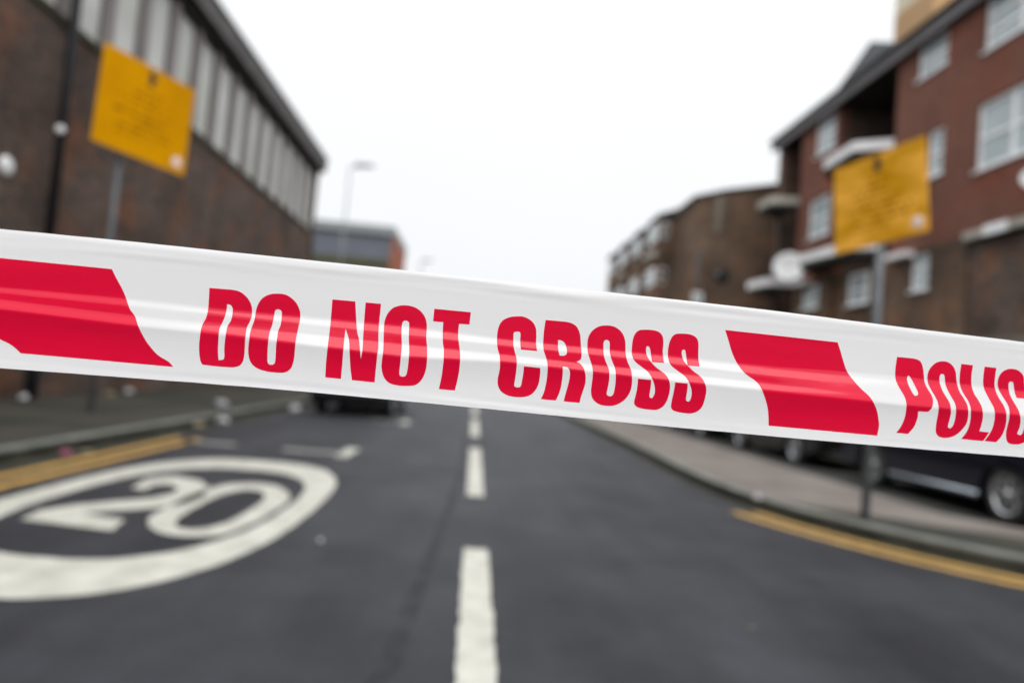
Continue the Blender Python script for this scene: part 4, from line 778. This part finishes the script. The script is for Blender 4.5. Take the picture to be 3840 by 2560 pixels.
# ------------------------------------------------------------------ right: red brick flats
X = 11.5
flats = thing('brick_flats', 'red brick flats with white windows and a long grey eave on the right', 'building', (X, 15, 0))
T = 0.35
H1 = [  # windows of the main wall: y0, y1, z0, z1, cols, rows
    (16.72, 17.92, 10.15, 11.1, 1, 2), (13.2, 15.42, 9.78, 11.12, 2, 3), (13.35, 15.52, 6.90, 8.52, 2, 2), (16.70, 17.30, 7.24, 8.50, 1, 2),
    (9.6, 11.4, 6.90, 8.52, 2, 2), (9.6, 11.4, 9.78, 11.12, 2, 2)]
H0 = [(17.02, 17.75, 4.28, 5.25, 1, 3), (16.2, 17.3, 1.2, 2.5, 2, 2), (7.2, 8.4, 1.2, 2.5, 2, 2)]
wall_x(MB(), X, X+T, 4, 18.8, 5.40, 11.19, H1, 'brick_red').build('wall', flats)
wall_x(MB(), X, X+T, 15.65, 18.8, 0, 5.397, H0[:2], 'brick_tan').build('lower_wall', flats)
wall_x(MB(), X+.06, X+T, 4, 15.647, 0, 5.397, H0[2:], 'brick_brown').build('lower_wall', flats)
for h in H1 + H0: window_x(flats, X, *h)
for (a, b) in ((17.6, 18.5), (23.3, 24.3)):
    MB().box(X-.30, X-.003, a, b, 5.22, 5.36, 'balcony_white').build('window_canopy', flats)
mb = MB(); mb.box(X-.16, X-.003, 9.0, 15.6, 5.24, 5.42, 'balcony_cream'); mb.box(X-.20, X-.161, 14.2, 14.9, 5.22, 5.44, 'white_upvc')
mb.build('white_canopy', flats)
MB().box(X-.14, X-.003, 4, 15.2, 2.60, 2.86, 'beige').build('string_course', flats)
# second stretch of wall between two balcony recesses
B1 = [(22.25, 23.55, 9.80, 11.1, 1, 2), (22.3, 23.75, 6.85, 8.25, 1, 2), (22.3, 23.75, 1.2, 2.5, 1, 2)]
B0 = [(22.7, 23.9, 4.35, 5.15, 1, 2)]
wall_x(MB(), X, X+T, 22.0, 24.6, 5.40, 11.19, B1, 'brick_red').build('wall', flats)
wall_x(MB(), X, X+T, 22.0, 24.6, 0, 5.397, B0+[B1[2]], 'brick_tan').build('lower_wall', flats)
for h in B1 + B0: window_x(flats, X, *h)
# recesses
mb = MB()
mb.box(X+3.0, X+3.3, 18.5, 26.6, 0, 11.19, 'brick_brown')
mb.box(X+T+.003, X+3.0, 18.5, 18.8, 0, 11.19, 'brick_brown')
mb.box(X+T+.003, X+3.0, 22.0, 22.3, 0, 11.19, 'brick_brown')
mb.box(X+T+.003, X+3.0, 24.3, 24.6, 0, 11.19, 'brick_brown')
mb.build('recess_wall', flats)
MB().box(X, X+3.0, 26.15, 26.6, 0, 11.19, 'brick_brown').build('end_pier', flats)
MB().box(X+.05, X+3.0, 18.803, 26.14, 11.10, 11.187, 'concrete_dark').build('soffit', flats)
# low windows at the recess foot
for (a, b) in ((19.95, 21.0),):
    mb = MB(); mb.box(X+.2, X+.5, 18.803, 21.997, 2.9, 5.4, 'brick_tan'); mb.build('infill_wall', flats)
    window_x(flats, X+.05, a, b, 4.22, 5.2, 1, 2)
def balcony(pts, z, m, label=None, hgt=.27):
    mb = MB()
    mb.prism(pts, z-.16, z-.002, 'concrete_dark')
    inner = []
    cx_ = sum(p[0] for p in pts)/len(pts); cy_ = sum(p[1] for p in pts)/len(pts)
    for p, q in zip(pts, pts[1:]):
        a, b = Vector(p), Vector(q); t = (b-a).normalized(); nn = Vector((-t.y, t.x))
        if nn.dot(Vector((cx_, cy_))-a) < 0: nn = -nn
        mb.prism([tuple(a-nn*.03), tuple(b-nn*.03), tuple(b+nn*.04), tuple(a+nn*.04)], z, z+hgt, m)
    o = mb.build('balcony', flats)
    if label: o['label'] = label
balcony([(11.5, 18.85), (10.62, 19.4), (10.68, 21.2), (11.5, 22.1)], 8.60, 'balcony_white')
balcony([(11.5, 19.3), (10.9, 19.8), (10.62, 22.4), (11.5, 23.3)], 5.72, 'balcony_white')
balcony([(11.5, 24.62), (10.55, 24.8), (10.5, 25.9), (11.5, 26.3)], 8.38, 'balcony_cream', 'cream balcony edge at the far recess')
balcony([(11.5, 24.62), (10.55, 24.8), (10.4, 26.2), (11.5, 26.5)], 5.28, 'balcony_white')
# gutter, fascia, roofs
mb = MB(); mb.box(11.34, X+.2, 3.8, 26.9, 11.193, 11.24, 'fascia'); mb.box(11.28, 11.338, 3.8, 26.9, 11.06, 11.50, 'fascia')
mb.tube((11.22, 3.8, 11.47), (11.22, 26.9, 11.47), .06, 'black_gloss', seg=10)
mb.build('fascia', flats)
mb = MB()
mb.poly([(11.29, 3.8, 11.503), (11.29, 26.9, 11.503), (17, 26.9, 13.2), (17, 3.8, 13.2), (23, 26.9, 11.503), (23, 3.8, 11.503)],
        [(0, 3, 2, 1), (3, 5, 4, 2), (0, 5, 3), (1, 2, 4), (0, 1, 4, 5)], 'slate')
mb.poly([(11.32, 18.6, 11.50), (11.32, 22.3, 11.50), (12.6, 22.35, 13.62), (17, 21.5, 13.62), (17, 18.6, 11.50), (17, 22.9, 11.50)],
        [(0, 1, 2), (1, 5, 3, 2), (0, 2, 3, 4), (4, 3, 5), (0, 4, 5, 1)], 'slate')
mb.build('roof', flats)
MB().box(X+3.31, 22, 4, 26.6, 0, 11.19, 'brick_red').build('rear_wall', flats)
# satellite dishes
def sat_dish(x, y, z, r, axis, wall_x_, label):
    t = thing('satellite_dish', label, 'satellite dish', (x, y, z), 0, 'satellite dishes on the red brick flats')
    d = Vector(axis).normalized(); c = Vector((x, y, z))
    MB().lathe(c, axis, [(0, -.10*r*2), (r*.4, -.08*r*2), (r*.75, -.03*r*2), (r, .02), (r*1.01, .0), (r*.75, -.04*r*2-.02), (0, -.11*r*2-.02)], 'dish').build('reflector', t)
    MB().tube(c - d*r*.2, (wall_x_, y+.25, z-.15), .025, 'galv').build('bracket', t)
    e_ = c + d*r*.9 - Vector((0, 0, r*.35))
    MB().tube(c - Vector((0, 0, r*.9)), e_, .014, 'galv').build('feed_arm', t)
    MB().tube(e_, e_ + (c-e_).normalized()*.12, .035, 'galv').build('receiver', t)
sat_dish(10.95, 23.9, 5.86, .54, (-.45, -1, .15), 11.5, 'large white satellite dish beside the balcony at the end of the red brick flats')
sat_dish(11.2, 13.38, 6.12, .24, (-.8, -1, .2), 11.5, 'small white satellite dish at the right edge under the wide white window')

# tower far behind the flats
tw = thing('tower_block', 'cream and tan tower block rising behind the eave of the red brick flats', 'building', (50, 80, 0))
MB().box(46.2, 66, 70, 77, 0, 47.5, 'tower_tan').build('lower_storeys', tw)
MB().box(46.2, 66, 70, 77, 47.503, 66, 'tower_cream').build('upper_storeys', tw)
mb = MB()
for q in range(16): mb.box(48+q*1.1, 48.6+q*1.1, 69.96, 69.997, 8, 43, 'dark_glass')
mb.build('window_strips', tw)

# ------------------------------------------------------------------ right: brown brick end block and terrace
endb = thing('brick_end_block', 'brown brick block with a blank end wall beyond the red brick flats', 'building', (9, 29, 0))
Yb = 28.5
mb = MB()
mb.poly([(8.85, Yb, 0), (14.5, Yb, 0), (14.5, Yb, 10.75), (10.0, Yb, 9.78), (8.85, Yb, 9.42), (8.85, 30.8, 0), (14.5, 30.8, 0), (14.5, 30.8, 10.75), (10.0, 30.8, 9.78), (8.85, 30.8, 9.42)],
        [(0, 1, 2, 3, 4), (9, 8, 7, 6, 5), (4, 3, 8, 9), (3, 2, 7, 8), (0, 4, 9, 5), (1, 6, 7, 2)], 'brick_tan')
mb.build('wall', endb)
mb = MB()
mb.poly([(8.7, Yb-.1, 9.43), (10.0, Yb-.1, 9.84), (14.6, Yb-.1, 10.83), (8.7, 30.8, 9.43), (10.0, 30.8, 9.84), (14.6, 30.8, 10.83),
         (8.7, Yb-.1, 9.33), (10.0, Yb-.1, 9.74), (14.6, Yb-.1, 10.72)], [(0, 1, 4, 3), (1, 2, 5, 4), (0, 6, 7, 1), (1, 7, 8, 2)], 'slate')
mb.build('roof_edge', endb)
MB().lathe((10.15, Yb-.03, 6.1), (0, 1, 0), [(0, 0), (.27, 0), (.30, .02)], 'dark_glass').build('round_window', endb)
MB().box(9.70, 9.95, Yb-.06, Yb-.003, 7.95, 9.55, 'beige').build('flue', endb)
MB().box(8.98, 9.12, Yb-.12, Yb-.003, 5.6, 7.1, 'galv').build('downpipe', endb)
mb = MB(); mb.box(8.95, 9.35, Yb-.10, Yb-.003, 4.0, 5.30, 'white_upvc')
mb.box(9.0, 9.30, Yb-.12, Yb-.101, 4.5, 5.2, 'glass'); mb.build('window', endb)
for q in range(4):
    y0 = 30.803 + q*3.45
    lab = ['nearest', 'second nearest', 'third nearest', 'farthest'][q] + ' terraced house with white bay windows beyond the brown end block'
    t = thing('terraced_house', lab, 'house', (8.85, y0, 0), 0, 'brown brick terraced houses down the right side')
    MB().box(8.87, 15, y0, y0+3.447, 0, 9.25, 'brick_tan').build('wall', t)
    b0, b1 = y0+1.0, y0+2.9
    MB().box(8.15, 8.867, b0, b1, 0, 9.15, 'brick_tan').build('bay', t)
    mb = MB()
    mb.poly([(8.05, b0-.12, 9.153), (8.05, b1+.1, 9.153), (8.05, b1+.1, 9.35), (8.05, b0-.12, 9.35), (9.6, b0-.12, 9.153), (9.6, b1+.1, 9.153), (9.6, b1+.1, 9.95), (9.6, b0-.12, 9.95)],
            [(0, 1, 2, 3), (0, 3, 7, 4), (1, 5, 6, 2), (3, 2, 6, 7), (4, 7, 6, 5), (0, 4, 5, 1)], 'slate')
    mb.poly([(8.80, y0, 9.253), (8.80, y0+3.44, 9.253), (11.5, y0+3.44, 10.4), (11.5, y0, 10.4), (15, y0+3.44, 9.253), (15, y0, 9.253)],
            [(0, 3, 2, 1), (3, 5, 4, 2), (0, 5, 3), (1, 2, 4)], 'slate')
    mb.build('roof', t)
    for z in (8.15, 6.0):
        mb = MB(); mb.box(8.10, 8.147, b0+.15, b1-.15, z, z+.85, 'white_upvc');  mb.box(8.30, 8.60, b0-.05, b0-.003, z+.1, z+.80, 'white_upvc')
        w_ = mb.build('window', t)
        mb = MB()
        for (a, b) in ((b0+.25, b0+.9), (b0+1.0, b1-.25)): mb.box(8.09, 8.099, a, b, z+.12, z+.76, 'glass')
        mb.box(8.34, 8.56, b0-.06, b0-.051, z+.15, z+.75, 'dark_glass')
        mb.build('pane', w_)
    if q in (0, 2):
        MB().box(7.9, 8.147, b0+.1, b1-.1, 7.35, 7.6, 'balcony_cream').build('balcony_edge', t)

# ------------------------------------------------------------------ parked cars
def make_car(paint, label, loc, rz, wb=2.42):
    t = thing('parked_car', label, 'car', loc, rz, 'cars parked along the street')
    L2 = 2.03; yw = (-wb/2-.02, wb/2+.0); ra = .36; rw = .30; hw = .84
    prof = [(L2-.02, .30), (L2, .55), (L2-.10, .72), (L2-.75, .86), (.95, .93), (-1.95, .97), (-L2+.02, .80), (-L2, .45), (-L2+.05, .25)]
    def arch(yc):
        return [(yc+ra*math.cos(a), .27+ra*math.sin(a)) for a in np.linspace(PI+.12, -.12, 13)]
    low = prof + [(yw[0]-ra-.02, .2)] + arch(yw[0]) + [(yw[0]+ra+.05, .19), (yw[1]-ra-.05, .19)] + arch(yw[1]) + [(yw[1]+ra+.02, .22)]
    mb = MB(); i = mb.mi(paint)
    rings = []
    for x, sc_ in ((-hw, 0), (-hw+.06, 1), (hw-.06, 1), (hw, 0)):
        ring = []
        for (y, z) in low:
            k_ = 1.0 if sc_ else .965
            ring.append(mb.bm.verts.new((x, y*k_ if abs(y) > 1.75 else y, z if sc_ or z < .6 else z-.05)))
        rings.append(ring)
    n_ = len(low)
    for a, b in zip(rings, rings[1:]):
        for q in range(n_):
            f = mb.bm.faces.new((a[q], a[(q+1) % n_], b[(q+1) % n_], b[q])); f.material_index = i; f.smooth = False
    tri = tessellate_polygon([[Vector((p[0], p[1], 0)) for p in low]])
    for ring in (rings[0], rings[-1]):
        for tr in tri:
            try: mb.bm.faces.new([ring[k] for k in tr]).material_index = i
            except ValueError: pass
    # cabin
    base = [(-.76, -1.93), (.76, -1.93), (.76, .98), (-.76, .98)]
    top = [(-.57, -1.62), (.57, -1.62), (.57, .12), (-.57, .12)]
    v = [(x, y, .90) for x, y in base] + [(x, y, 1.43) for x, y in top]
    mb.poly(v, [(4, 5, 6, 7), (0, 1, 5, 4), (1, 2, 6, 5), (2, 3, 7, 6), (3, 0, 4, 7)], paint)
    mb.build('body', t, bevel=.018, local=True)
    # glass, set just proud of the cabin faces
    def quad(a, b, c, d, u0, u1, w0, w1, off):
        a, b, c, d = map(Vector, (a, b, c, d))
        def Q(u, w_): return (a.lerp(b, u)).lerp(d.lerp(c, u), w_)
        p = [Q(u0, w0), Q(u1, w0), Q(u1, w1), Q(u0, w1)]
        nn = (p[1]-p[0]).cross(p[3]-p[0]).normalized()
        if nn.dot(p[0]-Vector((0, -.4, 1.1))) < 0: nn = -nn
        return [q+nn*off for q in p] + [q+nn*(off-.012) for q in p]
    F = [(0, 1, 2, 3), (7, 6, 5, 4), (0, 4, 5, 1), (1, 5, 6, 2), (2, 6, 7, 3), (3, 7, 4, 0)]
    for nme, q, spans in (('windscreen', (v[3], v[2], v[6], v[7]), ((.05, .95),)), ('rear_window', (v[0], v[1], v[5], v[4]), ((.08, .92),)),
                          ('side_window', (v[1], v[2], v[6], v[5]), ((.08, .42), (.46, .88))), ('side_window', (v[0], v[3], v[7], v[4]), ((.08, .42), (.46, .88)))):
        mb = MB()
        for (a, b) in spans: mb.poly(quad(*q, a, b, .10, .90, .008), F, 'dark_glass')
        mb.build(nme, t, local=True)
    for sx in (-1, 1):
        for y in yw:
            mb = MB(); mb.lathe((sx*(hw-.10), y, rw), (sx, 0, 0), [(.0, -.10), (rw-.03, -.10), (rw, -.07), (rw, .06), (rw-.02, .085), (rw*.68, .09), (rw*.66, .05), (0, .05)], 'tyre', 32)
            wo = mb.build('wheel', t, local=True)
            mb = MB()
            mb.lathe((sx*(hw-.10), y, rw), (sx, 0, 0), [(rw*.70, .092), (rw*.62, .096), (rw*.60, .06)], 'alloy', 32)
            mb.lathe((sx*(hw-.10), y, rw), (sx, 0, 0), [(.0, .085), (.05, .082), (.06, .055)], 'alloy', 16)
            for k_ in range(7):
                a = 2*PI*k_/7; dy, dz = math.cos(a), math.sin(a)
                c0 = Vector((sx*(hw-.10+.072), y, rw))
                p = [c0+Vector((0, dy*.04-dz*.022, dz*.04+dy*.022)), c0+Vector((0, dy*.04+dz*.022, dz*.04-dy*.022)),
                     c0+Vector((sx*.012, dy*rw*.64+dz*.028, dz*rw*.64-dy*.028)), c0+Vector((sx*.012, dy*rw*.64-dz*.028, dz*rw*.64+dy*.028))]
                q4 = [x_+Vector((-sx*.02, 0, 0)) for x_ in p]
                mb.poly(p+q4, F, 'alloy')
            mb.build('rim', wo, local=True)
        MB().box(min(sx*(hw-.30), sx*(hw-.06)), max(sx*(hw-.30), sx*(hw-.06)), L2-.16, L2-.015, .58, .70, 'lamp_lens').build('headlight', t, local=True)
        MB().box(min(sx*(hw-.24), sx*(hw-.05)), max(sx*(hw-.24), sx*(hw-.05)), -L2-.01, -L2+.12, .62, .82, 'red_lens').build('rear_lamp', t, local=True)
        MB().box(min(sx*(hw-.06), sx*(hw+.14)), max(sx*(hw-.06), sx*(hw+.14)), .62, .74, .95, 1.07, paint).build('mirror', t, bevel=.02, local=True)
        if paint == 'car_navy': MB().tube((sx*(hw-.012), -.82, .245), (sx*(hw-.012), .78, .245), .030, 'sill_trim').build('sill_trim', t, local=True)
    MB().box(-.26, .26, L2+.002, L2+.012, .42, .53, 'plate').build('number_plate', t, local=True)
    MB().box(-.26, .26, -L2-.014, -L2-.002, .66, .77, 'plate').build('number_plate', t, local=True)
    MB().box(-.62, .62, L2-.05, L2+.001, .24, .34, 'tyre').build('grille', t, local=True)
    return t
make_car('car_navy', 'dark navy car nearest on the right, behind the grey sign post', (6.42, 8.05, .02), 0, 2.36)
make_car('car_black', 'black car parked second in the right row, beyond the navy car', (6.42, 12.75, .02), PI, 2.42)
make_car('car_grey', 'dark grey car parked farthest in the right row', (6.42, 17.6, .02), 0)
make_car('car_black', 'black car parked in the left bay under the end of the tape lettering', (-2.52, 16.35, 0), 0)

# ------------------------------------------------------------------ litter
def litter(x, y, z, r, m, label, seed, sq=.6):
    rr = random.Random(seed); r *= .72
    bm = bmesh.new(); bmesh.ops.create_icosphere(bm, subdivisions=2, radius=r)
    for v in bm.verts:
        k_ = 1 + .75*noise.noise(v.co*(2.3/r)*.6 + Vector((seed*3.1, 0, 0)))
        v.co = Vector((v.co.x*k_*rr.uniform(.9, 1.1), v.co.y*k_, (v.co.z*k_)*sq))
    mz = min(v.co.z for v in bm.verts)
    for v in bm.verts: v.co.z -= mz
    me = bpy.data.meshes.new('litter'); bm.to_mesh(me); bm.free(); me.materials.append(M[m])
    o = bpy.data.objects.new('litter', me); C.objects.link(o); o.location = (x, y, z)
    tag(o, label, 'litter', 'litter scattered along the kerbs')
litter(-6.85, 10.9, .116, .09, 'paper', 'pale scrap at the foot of the wall near the black pole', 1)
litter(-6.6, 12.9, .116, .10, 'paper_tan', 'beige scrap on the left pavement just past the sign post', 2)
litter(-6.9, 14.2, .116, .11, 'paper', 'whitish scrap on the left pavement farthest along the wall', 3)
litter(-4.55, 12.75, .116, .15, 'paper', 'crumpled white bag on the left pavement edge', 4, .45)
litter(-3.85, 10.95, .004, .12, 'paper', 'crumpled white and pink wrapper in the left gutter', 5, .5)
litter(-3.60, 14.3, .004, .14, 'paper', 'white paper ball in the gutter beside the parked black car', 6)
litter(-3.78, 9.85, .004, .09, 'paper_tan', 'tan card scrap in the gutter past the end of the yellow lines', 7)
litter(-3.80, 6.75, .004, .07, 'paper_pink', 'pink wrapper in the gutter beside the left yellow lines', 8)
litter(-3.72, 7.0, .004, .075, 'paper_tan', 'brown scrap lying right behind the pink wrapper', 9, .3)
litter(-0.855, 4.306, .001, .022, 'paper', 'tiny pale scrap alone on the road right of the roundel', 10)
litter(2.86, 6.6, .12, .05, 'paper', 'clear crumpled scrap on the right kerb at the end of the yellow lines', 11)
litter(1.444, 3.296, .001, .012, 'paper_tan', 'tiny speck of litter on the near right of the road', 12)
